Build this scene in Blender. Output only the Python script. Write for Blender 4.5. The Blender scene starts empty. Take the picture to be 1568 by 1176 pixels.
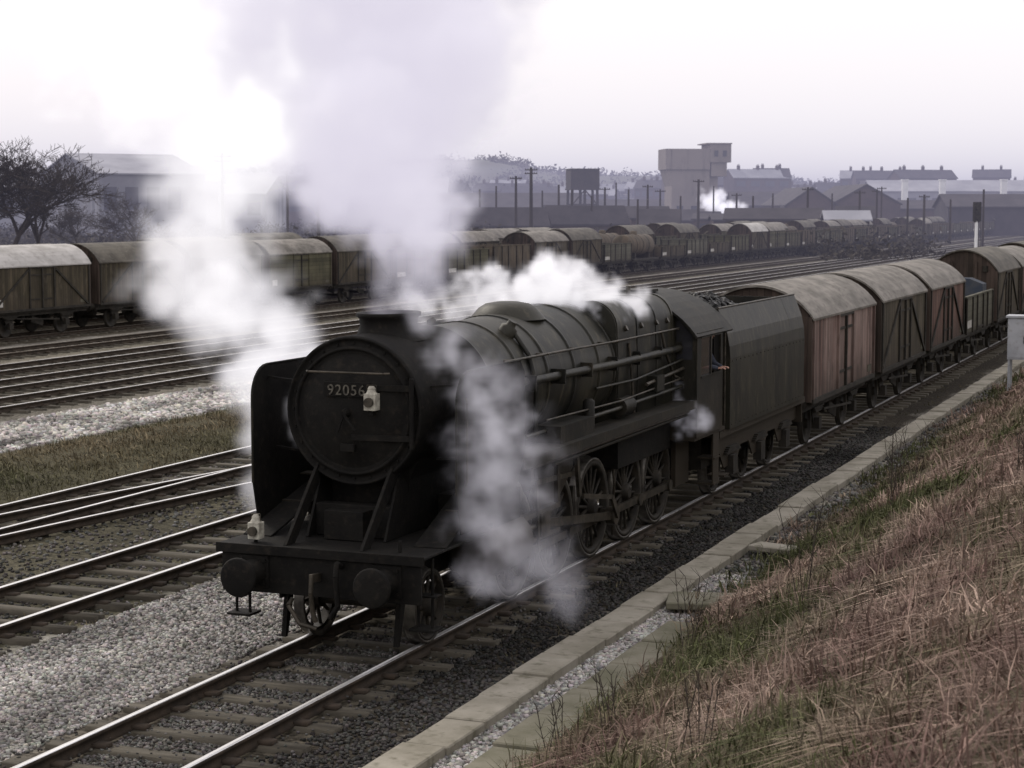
import bpy, math, random
import numpy as np
from mathutils import Vector, Matrix, noise
random.seed(7); rng=np.random.default_rng(7)
scene=bpy.context.scene
scene.view_settings.view_transform='Standard'
scene.view_settings.look='None'
scene.view_settings.exposure=0

# ------------------------------------------------------------------ site survey
EYE=Vector((10.01,-18.69,5.3)); YAW=math.radians(21.65); PITCH=math.radians(5.41)
FW=Vector((-math.sin(YAW),math.cos(YAW),0)); RT=Vector((math.cos(YAW),math.sin(YAW),0))
def sv(b,e,d):
    """survey polar -> world: bearing & elevation in mils*2.838, ground distance d (m)"""
    return Vector((EYE.x,EYE.y,0))+FW*d+RT*(b/2838*d)+Vector((0,0,EYE.z+e/2838*d))
def P(px,py,d): return sv(px-784,318-py,d)

# ------------------------------------------------------------------ materials
def _n(nt,t,**k):
    n=nt.nodes.new(t)
    for a,b in k.items(): setattr(n,a,b)
    return n
def mat(name,c1,c2,scale=2.0,stretch=(1,1,1),rough=.75,metal=0,bump=.2,bscale=30,c3=None,planks=None,spec=.3,c3amt=.5,lo=.38,hi=.62,vor=None,bdist=.02,zdirt=None):
    m=bpy.data.materials.new(name); m.use_nodes=True; nt=m.node_tree; L=nt.links
    bs=nt.nodes['Principled BSDF']; bs.inputs['Roughness'].default_value=rough; bs.inputs['Metallic'].default_value=metal
    bs.inputs['Specular IOR Level'].default_value=spec
    tc=_n(nt,'ShaderNodeTexCoord'); oi=_n(nt,'ShaderNodeObjectInfo')
    mul=_n(nt,'ShaderNodeMath',operation='MULTIPLY'); mul.inputs[1].default_value=37; L.new(oi.outputs['Random'],mul.inputs[0])
    add=_n(nt,'ShaderNodeVectorMath',operation='ADD'); L.new(tc.outputs['Object'],add.inputs[0]); L.new(mul.outputs[0],add.inputs[1])
    mp=_n(nt,'ShaderNodeMapping'); mp.inputs['Scale'].default_value=stretch; L.new(add.outputs[0],mp.inputs[0])
    def ns(sc,src,det=6,r=.6):
        n=_n(nt,'ShaderNodeTexNoise'); n.inputs['Scale'].default_value=sc; n.inputs['Detail'].default_value=det; n.inputs['Roughness'].default_value=r
        L.new(src,n.inputs['Vector']); return n
    def ramp(src,a,b):
        r=_n(nt,'ShaderNodeMapRange'); r.inputs[1].default_value=a; r.inputs[2].default_value=b; L.new(src,r.inputs[0]); return r
    def mix(f,a,b):
        x=_n(nt,'ShaderNodeMix',data_type='RGBA'); L.new(f,x.inputs[0])
        for i,s in ((6,a),(7,b)):
            if isinstance(s,tuple): x.inputs[i].default_value=(*s,1)
            else: L.new(s,x.inputs[i])
        return x
    n1=ns(scale,mp.outputs[0]); col=mix(ramp(n1.outputs[0],lo,hi).outputs[0],c1,c2).outputs[2]
    if c3:
        n2=ns(scale*3.7,mp.outputs[0]); r=ramp(n2.outputs[0],.54,.72)
        q=_n(nt,'ShaderNodeMath',operation='MULTIPLY'); q.inputs[1].default_value=c3amt; L.new(r.outputs[0],q.inputs[0])
        col=mix(q.outputs[0],col,c3).outputs[2]
    h=ns(bscale,add.outputs[0],4).outputs[0]
    if vor:
        v=_n(nt,'ShaderNodeTexVoronoi'); v.inputs['Scale'].default_value=vor; L.new(add.outputs[0],v.inputs['Vector'])
        sp=_n(nt,'ShaderNodeSeparateColor'); L.new(v.outputs['Color'],sp.inputs[0])
        g=ramp(sp.outputs[0],0,1); g.inputs[3].default_value=.45; g.inputs[4].default_value=1.5
        sc=_n(nt,'ShaderNodeVectorMath',operation='SCALE'); L.new(col,sc.inputs[0]); L.new(g.outputs[0],sc.inputs['Scale']); col=sc.outputs[0]
        h=v.outputs['Distance']
    if planks:
        ax,wd=planks
        w=_n(nt,'ShaderNodeSeparateXYZ'); L.new(tc.outputs['Object'],w.inputs[0])
        d=_n(nt,'ShaderNodeMath',operation='DIVIDE'); d.inputs[1].default_value=wd; L.new(w.outputs[ax],d.inputs[0])
        fr=_n(nt,'ShaderNodeMath',operation='FRACT'); L.new(d.outputs[0],fr.inputs[0])
        gt=_n(nt,'ShaderNodeMapRange'); gt.inputs[1].default_value=0; gt.inputs[2].default_value=.14; L.new(fr.outputs[0],gt.inputs[0])
        fl=_n(nt,'ShaderNodeMath',operation='FLOOR'); L.new(d.outputs[0],fl.inputs[0])
        wn=_n(nt,'ShaderNodeTexWhiteNoise',noise_dimensions='1D'); L.new(fl.outputs[0],wn.inputs['W'])
        pr=ramp(wn.outputs[0],0,1); pr.inputs[3].default_value=.65; pr.inputs[4].default_value=1.25
        m2=_n(nt,'ShaderNodeMath',operation='MULTIPLY'); L.new(pr.outputs[0],m2.inputs[0])
        g2=ramp(gt.outputs[0],0,1); g2.inputs[3].default_value=.45; L.new(g2.outputs[0],m2.inputs[1])
        sc=_n(nt,'ShaderNodeVectorMath',operation='SCALE'); L.new(col,sc.inputs[0]); L.new(m2.outputs[0],sc.inputs['Scale']); col=sc.outputs[0]
        ad=_n(nt,'ShaderNodeMath',operation='ADD'); L.new(h,ad.inputs[0]); L.new(gt.outputs[0],ad.inputs[1]); h=ad.outputs[0]
    if zdirt:   # brake dust / grime concentrated low down: (z0,z1,colour)
        w=_n(nt,'ShaderNodeSeparateXYZ'); L.new(tc.outputs['Object'],w.inputs[0])
        nn=ns(3,add.outputs[0]); q=_n(nt,'ShaderNodeMath',operation='ADD'); L.new(w.outputs[2],q.inputs[0]); L.new(nn.outputs[0],q.inputs[1])
        r=ramp(q.outputs[0],zdirt[0]+.5,zdirt[1]+.5); r.inputs[3].default_value=.75; r.inputs[4].default_value=0
        col=mix(r.outputs[0],col,zdirt[2]).outputs[2]
    L.new(col,bs.inputs['Base Color'])
    if bump:
        b=_n(nt,'ShaderNodeBump'); b.inputs['Strength'].default_value=bump; b.inputs['Distance'].default_value=bdist
        L.new(h,b.inputs['Height']); L.new(b.outputs[0],bs.inputs['Normal'])
    return m
def attr_mat(name,rough=.9):
    m=bpy.data.materials.new(name); m.use_nodes=True; nt=m.node_tree
    a=_n(nt,'ShaderNodeAttribute'); a.attribute_name='col'
    bs=nt.nodes['Principled BSDF']; bs.inputs['Roughness'].default_value=rough; bs.inputs['Specular IOR Level'].default_value=.15
    nt.links.new(a.outputs['Color'],bs.inputs['Base Color']); return m

M={}
LD=(1.1,2.3,(.04,.031,.021))
M['loco']=mat('sooty_black_paint',(.006,.006,.0045),(.017,.015,.010),2.2,(1,1,.45),rough=.62,bump=.2,bscale=25,c3=(.062,.049,.033),c3amt=.55,spec=.25,zdirt=LD)
M['locod']=mat('sooty_black_front',(.005,.0045,.004),(.010,.009,.0075),3,rough=.78,bump=.25,c3=(.034,.027,.020),c3amt=.45,spec=.18)
M['boiler']=mat('grimy_boiler_cladding',(.007,.007,.005),(.025,.023,.015),1.5,(1,1.3,.35),rough=.52,bump=.15,bscale=14,c3=(.09,.077,.05),c3amt=.55,spec=.3)
M['motion']=mat('oily_steel',(.03,.027,.021),(.08,.068,.052),6,rough=.5,metal=.4,bump=.1)
M['wheel']=mat('wheel_iron',(.014,.012,.009),(.034,.028,.02),5,rough=.7,bump=.2)
M['tyre']=mat('wheel_tyre',(.06,.055,.05),(.15,.14,.12),5,rough=.4,metal=.6,bump=.05)
M['coal']=mat('coal',(.01,.01,.01),(.03,.03,.03),5,rough=.5,bump=.8,bscale=12,vor=9,bdist=.1)
M['cream']=mat('cream_paint',(.13,.12,.095),(.05,.045,.037),20,rough=.7,bump=.05)
M['lamp']=mat('lamp_white_paint',(.5,.48,.4),(.26,.24,.2),12,rough=.5,bump=.05)
M['glass']=mat('cab_glass',(.02,.02,.02),(.03,.03,.035),3,rough=.12,bump=0,spec=.6)
M['roof']=mat('van_roof_felt',(.11,.10,.085),(.22,.20,.175),1.8,(1,.6,1),rough=.7,bump=.2,bscale=12,c3=(.05,.042,.034),c3amt=.75)
M['roofw']=mat('van_roof_pale',(.30,.285,.265),(.46,.44,.42),1.5,(1,.6,1),rough=.6,bump=.2,bscale=12,c3=(.17,.15,.13))
M['roofd']=mat('van_roof_dark',(.05,.044,.035),(.11,.098,.078),1.5,(1,.6,1),rough=.7,bump=.2,bscale=12,c3=(.2,.18,.15),c3amt=.4)
D_=(1.0,1.9,(.04,.031,.022))
M['baux']=mat('faded_bauxite_planks',(.09,.046,.035),(.16,.095,.075),1.2,(1,1,.4),planks=(1,.165),c3=(.04,.03,.022),rough=.85,c3amt=.7,zdirt=D_)
M['pink']=mat('weathered_bauxite_planks',(.12,.07,.058),(.25,.18,.155),1.2,(1,1,.3),planks=(1,.165),c3=(.05,.034,.027),rough=.85,c3amt=.85,zdirt=D_)
M['brn']=mat('grimy_brown_planks',(.042,.035,.021),(.085,.068,.045),1.2,(1,1,.4),planks=(1,.165),c3=(.13,.105,.08),rough=.85,zdirt=D_)
M['gry']=mat('grimy_grey_planks',(.075,.072,.052),(.12,.115,.085),1.2,(1,1,.4),planks=(2,.2),c3=(.05,.035,.025),rough=.85,zdirt=D_)
M['olive']=mat('dirty_olive_boards',(.06,.056,.033),(.10,.093,.056),1.2,(1,1,.4),planks=(2,.2),c3=(.035,.028,.02),rough=.85,zdirt=D_)
M['steel']=mat('rusty_steel_plate',(.06,.05,.036),(.11,.085,.058),1.6,(1,1,.4),rough=.85,c3=(.14,.13,.12),bump=.2,zdirt=D_)
M['iron']=mat('wagon_underframe',(.016,.014,.011),(.035,.03,.023),3,rough=.8,bump=.2)
M['vend']=mat('van_end_boards',(.035,.026,.02),(.07,.05,.04),1.2,(1,1,.3),rough=.85,c3=(.1,.07,.06),bump=.2,planks=(0,.165))
M['white']=mat('white_patch',(.5,.49,.46),(.36,.34,.31),4,rough=.7)
M['stack']=mat('white_render',(.8,.8,.8),(.7,.7,.7),.4,rough=.8)
M['blue']=mat('faded_wagon_sheet',(.045,.055,.075),(.065,.07,.08),3,rough=.9,c3=(.05,.05,.05))
M['railtop']=mat('polished_rail_head',(.85,.84,.83),(.7,.69,.67),3,(1,.2,1),rough=.3,metal=.7,bump=0)
M['raildull']=mat('dull_rail_head',(.34,.31,.27),(.22,.19,.16),3,(1,.2,1),rough=.5,metal=.4,bump=0)
M['railside']=mat('rusty_rail_web',(.03,.023,.017),(.055,.04,.028),6,rough=.85,bump=.2)
M['sleeper']=mat('timber_sleeper',(.045,.039,.029),(.10,.088,.067),2.5,(.4,3,1),rough=.9,c3=(.03,.026,.02),bump=.4,bscale=18)
M['conc']=mat('weathered_concrete',(.31,.285,.235),(.20,.183,.142),1.3,rough=.9,c3=(.10,.093,.06),bump=.3,bscale=25,c3amt=.85)
M['concd']=mat('mossy_concrete',(.20,.185,.14),(.12,.115,.075),1.3,rough=.9,c3=(.07,.065,.042),bump=.3,bscale=25)
M['towerc']=mat('tower_concrete',(.23,.20,.185),(.16,.14,.13),.12,(1,1,.4),rough=.9,bump=.1,c3=(.10,.09,.08),bscale=2)
M['tank']=mat('tank_iron',(.02,.015,.012),(.035,.026,.021),.5,rough=.8,bump=.1)
M['shedw']=mat('corrugated_pale_wall',(.20,.20,.23),(.28,.28,.31),.15,planks=(1,1.2),rough=.8,bump=.1)
M['shedr']=mat('corrugated_asbestos_roof',(.25,.25,.28),(.33,.33,.36),.15,rough=.8,bump=.1)
M['sroof']=mat('slate_roof',(.03,.026,.03),(.05,.043,.048),.3,rough=.85,bump=.1)
M['brick']=mat('sooty_brick',(.045,.03,.025),(.075,.05,.042),.3,rough=.9,bump=.1)
M['win']=mat('dark_window',(.03,.03,.04),(.05,.05,.06),.3,rough=.3,bump=0)
M['wood']=mat('creosoted_pole',(.022,.017,.013),(.045,.035,.026),2,(1,1,.2),rough=.9)
M['bark']=mat('bark',(.035,.027,.022),(.065,.052,.043),4,rough=.95,bump=.4)
M['cab']=mat('grey_cabinet_paint',(.42,.43,.45),(.34,.35,.37),2,rough=.6,c3=(.2,.18,.15))
M['skin']=mat('skin',(.42,.25,.19),(.38,.22,.17),6,rough=.6,bump=0)
M['cloth']=mat('dark_blue_overall',(.03,.035,.05),(.05,.055,.075),10,rough=.9,bump=.2)

# ------------------------------------------------------------------ mesh builder
class MB:
    def __init__(s): s.v=[];s.f=[];s.m=[];s.s=[];s.mats=[]
    def add(s,vs,fs,mt,smooth=False):
        mt=M[mt]
        if mt not in s.mats: s.mats.append(mt)
        i=s.mats.index(mt); o=len(s.v)
        s.v+=[tuple(v) for v in vs]
        for f in fs: s.f.append([a+o for a in f]); s.m.append(i); s.s.append(smooth)
    def box(s,x0,x1,y0,y1,z0,z1,mt):
        vs=[(x,y,z) for x in (x0,x1) for y in (y0,y1) for z in (z0,z1)]
        s.add(vs,[(0,1,3,2),(4,6,7,5),(0,4,5,1),(2,3,7,6),(0,2,6,4),(1,5,7,3)],mt)
    def beam(s,a,b,w,h,mt):
        a=Vector(a);b=Vector(b);d=(b-a).normalized()
        up=Vector((0,0,1)) if abs(d.z)<.95 else Vector((0,1,0))
        u=d.cross(up).normalized()*w/2; v=u.normalized().cross(d).normalized()*h/2
        vs=[p+i*u+j*v for p in (a,b) for i,j in ((-1,-1),(1,-1),(1,1),(-1,1))]
        s.add(vs,[(3,2,1,0),(4,5,6,7),(0,1,5,4),(1,2,6,5),(2,3,7,6),(3,0,4,7)],mt)
    def lathe(s,o,ax,prof,mt,n=24,sx=1.0,sy=1.0,smooth=True,cap=True):
        o=Vector(o)
        if ax=='x': A,U,W=Vector((1,0,0)),Vector((0,1,0)),Vector((0,0,1))
        elif ax=='y': A,U,W=Vector((0,1,0)),Vector((0,0,1)),Vector((1,0,0))
        elif ax=='z': A,U,W=Vector((0,0,1)),Vector((1,0,0)),Vector((0,1,0))
        else:
            A=Vector(ax).normalized(); U=A.orthogonal().normalized(); W=A.cross(U)
        vs=[];fs=[]
        for t,r in prof:
            for k in range(n):
                a=2*math.pi*k/n; vs.append(o+A*t+U*(math.cos(a)*r*sx)+W*(math.sin(a)*r*sy))
        for j in range(len(prof)-1):
            for k in range(n):
                k2=(k+1)%n; fs.append((j*n+k,j*n+k2,(j+1)*n+k2,(j+1)*n+k))
        s.add(vs,fs,mt,smooth)
        if cap and prof[0][1]>1e-4: s.add(vs[:n],[tuple(range(n-1,-1,-1))],mt)
        if cap and prof[-1][1]>1e-4: s.add(vs[-n:],[tuple(range(n))],mt)
    def cyl(s,a,b,r,mt,n=12,r2=None):
        a=Vector(a);b=Vector(b); s.lathe(a,tuple(b-a),[(0,r),((b-a).length,r if r2 is None else r2)],mt,n)
    def tube(s,pts,r,mt,n=8):
        for a,b in zip(pts[:-1],pts[1:]): s.cyl(a,b,r,mt,n)
    def prism(s,poly,ax,a0,a1,mt,smooth=False):
        def q(p,a): return {'x':(a,p[0],p[1]),'y':(p[0],a,p[1]),'z':(p[0],p[1],a)}[ax]
        n=len(poly); vs=[q(p,a0) for p in poly]+[q(p,a1) for p in poly]
        s.add(vs,[(k,(k+1)%n,n+(k+1)%n,n+k) for k in range(n)],mt,smooth)
        s.add(vs,[tuple(range(n-1,-1,-1)),tuple(range(n,2*n))],mt)
    def mesh(s,name):
        me=bpy.data.meshes.new(name); me.from_pydata(s.v,[],s.f)
        for m in s.mats: me.materials.append(m)
        me.polygons.foreach_set('material_index',s.m); me.polygons.foreach_set('use_smooth',s.s)
        me.update(); 
        import bmesh
        bm=bmesh.new(); bm.from_mesh(me); bmesh.ops.recalc_face_normals(bm,faces=bm.faces); bm.to_mesh(me); bm.free()
        return me
    def obj(s,name,parent=None,loc=(0,0,0),rz=0,bevel=0):
        o=bpy.data.objects.new(name,s.mesh(name)); scene.collection.objects.link(o)
        o.location=loc; o.rotation_euler[2]=rz
        if parent: o.parent=parent
        if bevel:
            b=o.modifiers.new('bevel','BEVEL'); b.width=bevel; b.segments=1; b.limit_method='ANGLE'
        return o
def empty(name,loc=(0,0,0),rz=0):
    e=bpy.data.objects.new(name,None); scene.collection.objects.link(e); e.location=loc; e.rotation_euler[2]=rz; return e
def np_quads(name,V,F,mt,col=None,mi=None,mats=None):
    me=bpy.data.meshes.new(name); nv=len(V); nf=len(F)
    me.vertices.add(nv); me.vertices.foreach_set('co',V.astype(np.float32).ravel())
    me.loops.add(nf*4); me.loops.foreach_set('vertex_index',F.astype(np.int32).ravel())
    me.polygons.add(nf); me.polygons.foreach_set('loop_start',np.arange(0,nf*4,4,dtype=np.int32))
    me.polygons.foreach_set('loop_total',np.full(nf,4,dtype=np.int32))
    for m in (mats or [mt]): me.materials.append(m)
    if mi is not None: me.polygons.foreach_set('material_index',mi.astype(np.int32))
    me.update(calc_edges=True)
    if col is not None:
        ca=me.color_attributes.new('col','FLOAT_COLOR','POINT')
        c=np.ones((nv,4),np.float32); c[:,:3]=col; ca.data.foreach_set('color',c.ravel())
    o=bpy.data.objects.new(name,me); scene.collection.objects.link(o); return o

# ------------------------------------------------------------------ ground
GZ=-0.2
def slope_z(x,y):
    t=max(0.,x-3.3)
    z=.515*t if x<11.5 else .515*8.2+.1*(x-11.5)*math.exp(-(x-11.5)/15)
    n=noise.noise(Vector((x*.5,y*.35,1)))*.24+noise.noise(Vector((x*1.7,y*1.4,5)))*.14
    return GZ+z+n*min(1,t/1.2)
def build_ground():
    xs=sorted(set([-6000,-3000,-1500,-700,-300,-120]+[x for x in range(-60,-14,6)]+[round(-16+.5*i,2) for i in range(0,39)]+[round(3.3+.3*i,2) for i in range(0,34)]+[14,18,25,40,80,200,800,3000]))
    ys=sorted(set([-3000,-800,-200,-60]+[round(-30+.4*i,2) for i in range(0,240)]+[round(66+3*i,1) for i in range(1,50)]+[240,300,420,700,1200,2500,6000]))
    vs=[];
    for y in ys:
        for x in xs:
            if x>=3.3: z=slope_z(x,y)
            elif -15.8<x<-11.2: 
                z=GZ+.28*math.sin((x+15.8)/4.6*math.pi)*(.7+.4*noise.noise(Vector((x*.6,y*.2,3))))
            else: z=GZ
            vs.append((x,y,z))
    nx=len(xs); fs=[(j*nx+i,j*nx+i+1,(j+1)*nx+i+1,(j+1)*nx+i) for j in range(len(ys)-1) for i in range(nx-1)]
    me=bpy.data.meshes.new('ground'); me.from_pydata(vs,[],fs)
    me.polygons.foreach_set('use_smooth',[True]*len(fs))
    o=bpy.data.objects.new('ground',me); scene.collection.objects.link(o)
    m=bpy.data.materials.new('ground_zones'); m.use_nodes=True; nt=m.node_tree; L=nt.links; bs=nt.nodes['Principled BSDF']
    bs.inputs['Roughness'].default_value=.95; bs.inputs['Specular IOR Level'].default_value=.1
    tc=_n(nt,'ShaderNodeTexCoord'); sx=_n(nt,'ShaderNodeSeparateXYZ'); L.new(tc.outputs['Object'],sx.inputs[0])
    def ns(sc,det=6,vec=None,st=None):
        n=_n(nt,'ShaderNodeTexNoise'); n.inputs['Scale'].default_value=sc; n.inputs['Detail'].default_value=det; n.inputs['Roughness'].default_value=.62
        if st:
            mp=_n(nt,'ShaderNodeMapping'); mp.inputs['Scale'].default_value=st; L.new(tc.outputs['Object'],mp.inputs[0]); L.new(mp.outputs[0],n.inputs['Vector'])
        else: L.new(tc.outputs['Object'],n.inputs['Vector'])
        return n.outputs[0]
    def mth(op,a,b):
        q=_n(nt,'ShaderNodeMath',operation=op)
        for i,s in enumerate((a,b)):
            if isinstance(s,(int,float)): q.inputs[i].default_value=s
            else: L.new(s,q.inputs[i])
        return q.outputs[0]
    xx=mth('ADD',sx.outputs[0],mth('MULTIPLY',mth('SUBTRACT',ns(.9),.5),1.6))
    t=mth('DIVIDE',mth('ADD',xx,60),80)
    cr=_n(nt,'ShaderNodeValToRGB'); L.new(t,cr.inputs[0]); cr.color_ramp.interpolation='LINEAR'
    zones=[(-60,(.055,.055,.036)),(-44,(.065,.056,.042)),(-36.3,(.08,.068,.05)),(-35.8,(.27,.25,.215)),(-34.8,(.27,.25,.22)),(-34.2,(.10,.09,.068)),(-31.2,(.11,.10,.078)),(-30.8,(.23,.21,.18)),(-29.9,(.09,.08,.06)),(-27,(.11,.098,.078)),(-20,(.12,.11,.09)),(-19.4,(.36,.345,.325)),
           (-16.4,(.34,.325,.305)),(-15.9,(.075,.066,.04)),(-11.4,(.065,.06,.036)),(-10.9,(.07,.063,.043)),(-4.3,(.065,.06,.04)),(-3.9,(.23,.22,.20)),(-1.6,(.24,.23,.21)),(-1.2,(.09,.078,.06)),(.9,(.08,.07,.053)),(1.2,(.032,.027,.02)),(2.0,(.038,.032,.024)),(2.3,(.21,.195,.17)),(2.9,(.19,.175,.145)),(3.5,(.08,.07,.045)),(19,(.095,.075,.055))]
    el=cr.color_ramp.elements; 
    for i,(x,c) in enumerate(zones):
        p=(x+60)/80
        e=el[i] if i<2 else el.new(p)
        e.position=p; e.color=(*c,1)
    v=_n(nt,'ShaderNodeTexVoronoi'); v.inputs['Scale'].default_value=17; L.new(tc.outputs['Object'],v.inputs['Vector'])
    sp=_n(nt,'ShaderNodeSeparateColor'); L.new(v.outputs['Color'],sp.inputs[0])
    g=mth('ADD',mth('MULTIPLY',sp.outputs[0],.9),.5)
    big=mth('ADD',mth('MULTIPLY',ns(.55,8,st=(1,.35,1)),1.7),.15)
    f=mth('MULTIPLY',g,big)
    sc=_n(nt,'ShaderNodeVectorMath',operation='SCALE'); L.new(cr.outputs[0],sc.inputs[0]); L.new(f,sc.inputs['Scale'])
    L.new(sc.outputs[0],bs.inputs['Base Color'])
    b=_n(nt,'ShaderNodeBump'); b.inputs['Strength'].default_value=.9; b.inputs['Distance'].default_value=.03
    L.new(mth('ADD',v.outputs['Distance'],ns(9,5)),b.inputs['Height']); L.new(b.outputs[0],bs.inputs['Normal'])
    me.materials.append(m); return o
build_ground()

# ------------------------------------------------------------------ tracks
def boxes_np(B):
    B=np.asarray(B,float)
    n=len(B); V=np.zeros((n,8,3)); k=0
    for i in (0,1):
        for j in (2,3):
            for l in (4,5):
                V[:,k,0]=B[:,i];V[:,k,1]=B[:,j];V[:,k,2]=B[:,l];k+=1
    F0=np.array([(0,1,3,2),(4,6,7,5),(0,4,5,1),(2,3,7,6),(0,2,6,4),(1,5,7,3)])
    F=(F0[None]+np.arange(n)[:,None,None]*8).reshape(-1,4)
    return V.reshape(-1,3),F
def railway_track(xc,y0,y1,bright=True,z=0,name='railway_track',path=None,sl=True,gauge=.7525):
    path=path or (lambda y:xc)
    Vs=[];Fs=[];Ms=[];o=0
    def put(V,F,mi):
        nonlocal o
        Vs.append(V);Fs.append(F+o);Ms.append(np.full(len(F),mi));o+=len(V)
    step=(y1-y0) if path(0)==path(33) else 1.0
    ys=np.arange(y0,y1+.01,step)
    for sgn in (-1,1):
        prof=[(-.038,0),(.038,0),(.038,-.04),(.012,-.055),(.012,-.125),(.05,-.15),(-.05,-.15),(-.012,-.125),(-.012,-.055),(-.038,-.04)]
        n=len(prof); V=[]
        for y in ys:
            for px,pz in prof: V.append((path(y)+sgn*gauge+px,y,pz+z))
        F=[];mi=[]
        for j in range(len(ys)-1):
            for k in range(n):
                k2=(k+1)%n; F.append((j*n+k,j*n+k2,(j+1)*n+k2,(j+1)*n+k)); mi.append(1 if k==0 else 0)
        F=np.array(F);V=np.array(V,float)
        Vs.append(V);Fs.append(F+o);Ms.append(np.array(mi));o+=len(V)
    if sl:
        yy=np.arange(y0+.3,y1,.72)
        B=[];C=[]
        for y in yy:
            x=path(y); jx=rng.normal(0,.03); jy=rng.normal(0,.02)
            B.append((x-1.28+jx,x+1.28+jx,y-.125+jy,y+.125+jy,z-.3,z-.148+rng.normal(0,.009)))
            for s_ in (-1,1): C.append((x+s_*gauge-.17,x+s_*gauge+.17,y-.07+jy,y+.07+jy,z-.16,z-.105))
        V,F=boxes_np(B); put(V,F,2)
        V,F=boxes_np(C); put(V,F,0)
    mats=[M['railside'],M['railtop'] if bright else M['raildull'],M['sleeper']]
    return np_quads(name,np.concatenate(Vs),np.concatenate(Fs),None,mi=np.concatenate(Ms),mats=mats)
railway_track(0,-30,300,True)
railway_track(-5.4,-30,330,True)
railway_track(-9.9,-30,330,True)
def xo(y):
    t=min(1,max(0,(y+2)/42)); t=t*t*(3-2*t); return -9.9+4.5*t
railway_track(0,-2,40,True,z=.003,name='crossover_track',path=xo,sl=False)
for i,x in enumerate((-21.7,-25.1,-28.6,-33)): railway_track(x,-10,420,i<3)
for x in (-38,-42.5,-47): railway_track(x,0,480,False)

MAT_ATTR=attr_mat('vertex_tinted_rough')
def stones(name,regions,tint):
    P_=[];S=[];C=[]
    for (x0,x1,y0,y1,n,s0,s1,z,br) in regions:
        x=rng.uniform(x0,x1,n); y=y0+(y1-y0)*rng.random(n)**1.35
        s=rng.uniform(s0,s1,n)*(1+np.clip((y+8)/40,0,1)*.6)
        P_.append(np.stack([x,y,np.full(n,z)],1)); S.append(s)
        patch=np.array([1+.8*noise.noise(Vector((a*.8,b*.35,4)))+.3*noise.noise(Vector((a*3,b*3,4))) for a,b in zip(x,y)])
        c=(br*rng.uniform(.4,1.6,n)*patch)[:,None]*np.array(tint)[None]*rng.uniform(.93,1.07,(n,3)); C.append(c)
    P_=np.concatenate(P_);S=np.concatenate(S);C=np.concatenate(C); n=len(P_)
    base=np.array([(x,y,z) for x in (-1,1) for y in (-1,1) for z in (-1,1)],float)
    V=base[None]*rng.uniform(.45,1.0,(n,8,3))*np.array([1,.9,.7])
    a=rng.uniform(0,2*np.pi,n); ca,sa=np.cos(a),np.sin(a)
    b=rng.uniform(0,1.2,n); cb,sb=np.cos(b),np.sin(b)
    y2=V[:,:,1]*cb[:,None]-V[:,:,2]*sb[:,None]; z2=V[:,:,1]*sb[:,None]+V[:,:,2]*cb[:,None]; x2=V[:,:,0]
    x3=x2*ca[:,None]-y2*sa[:,None]; y3=x2*sa[:,None]+y2*ca[:,None]
    V=np.stack([x3,y3,z2],2)*S[:,None,None]*.5+P_[:,None,:]
    F0=np.array([(0,1,3,2),(4,6,7,5),(0,4,5,1),(2,3,7,6),(0,2,6,4),(1,5,7,3)])
    F=(F0[None]+np.arange(n)[:,None,None]*8).reshape(-1,4)
    return np_quads(name,V.reshape(-1,3),F,MAT_ATTR,col=np.repeat(C,8,0))
stones('ballast_gravel',[(-4.1,-1.35,-9,30,56000,.03,.065,GZ+.01,.26),(-.7,.7,-7,3,11000,.025,.05,GZ+.012,.12),(-1.4,1.3,-8,12,2500,.02,.045,-.145,.08),(1.0,2.15,-7,28,12000,.03,.055,GZ+.01,.038),
   (2.6,3.2,-7,8,8000,.03,.07,GZ+.015,.32),(2.3,3.4,6,40,3000,.03,.08,GZ+.01,.11),(-19.6,-16,0,60,14000,.06,.12,GZ+.01,.37),(-8.8,-6.6,-6,40,5000,.03,.07,GZ+.01,.085),(-6.6,-4.2,-7,40,9000,.03,.065,GZ+.005,.08),(-11,-8.8,-4,40,6000,.03,.065,GZ+.005,.08)],(1,.95,.885))

mb=MB(); y=-12.0
while y<110:
    dx=random.uniform(-.02,.02)
    mb.box(2.20+dx,2.68+dx,y,y+.965,GZ,-.06+random.uniform(-.02,.02),'conc'); y+=1.0
mb.obj('concrete_cable_trough',bevel=.015)
mb=MB(); y=-9.0
while y<3.2:
    dx=random.uniform(-.03,.03)
    mb.box(3.12+dx,3.75+dx,y,y+1.15,GZ,-.04+random.uniform(-.03,.015),'concd'); y+=1.2
mb.obj('disused_concrete_trough',bevel=.015)
mb=MB(); mb.box(-.75,.75,-.3,.3,0,.10,'concd'); mb.box(-.7,.6,.38,.62,0,.07,'concd'); mb.obj('concrete_slab',loc=(3.45,5.6,GZ+.08),rz=.25,bevel=.015)
mb=MB(); mb.box(-.7,.7,-.2,.2,0,.09,'conc'); mb.obj('concrete_slab',loc=(3.5,9.6,GZ+.12),rz=-.3,bevel=.015)

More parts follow.
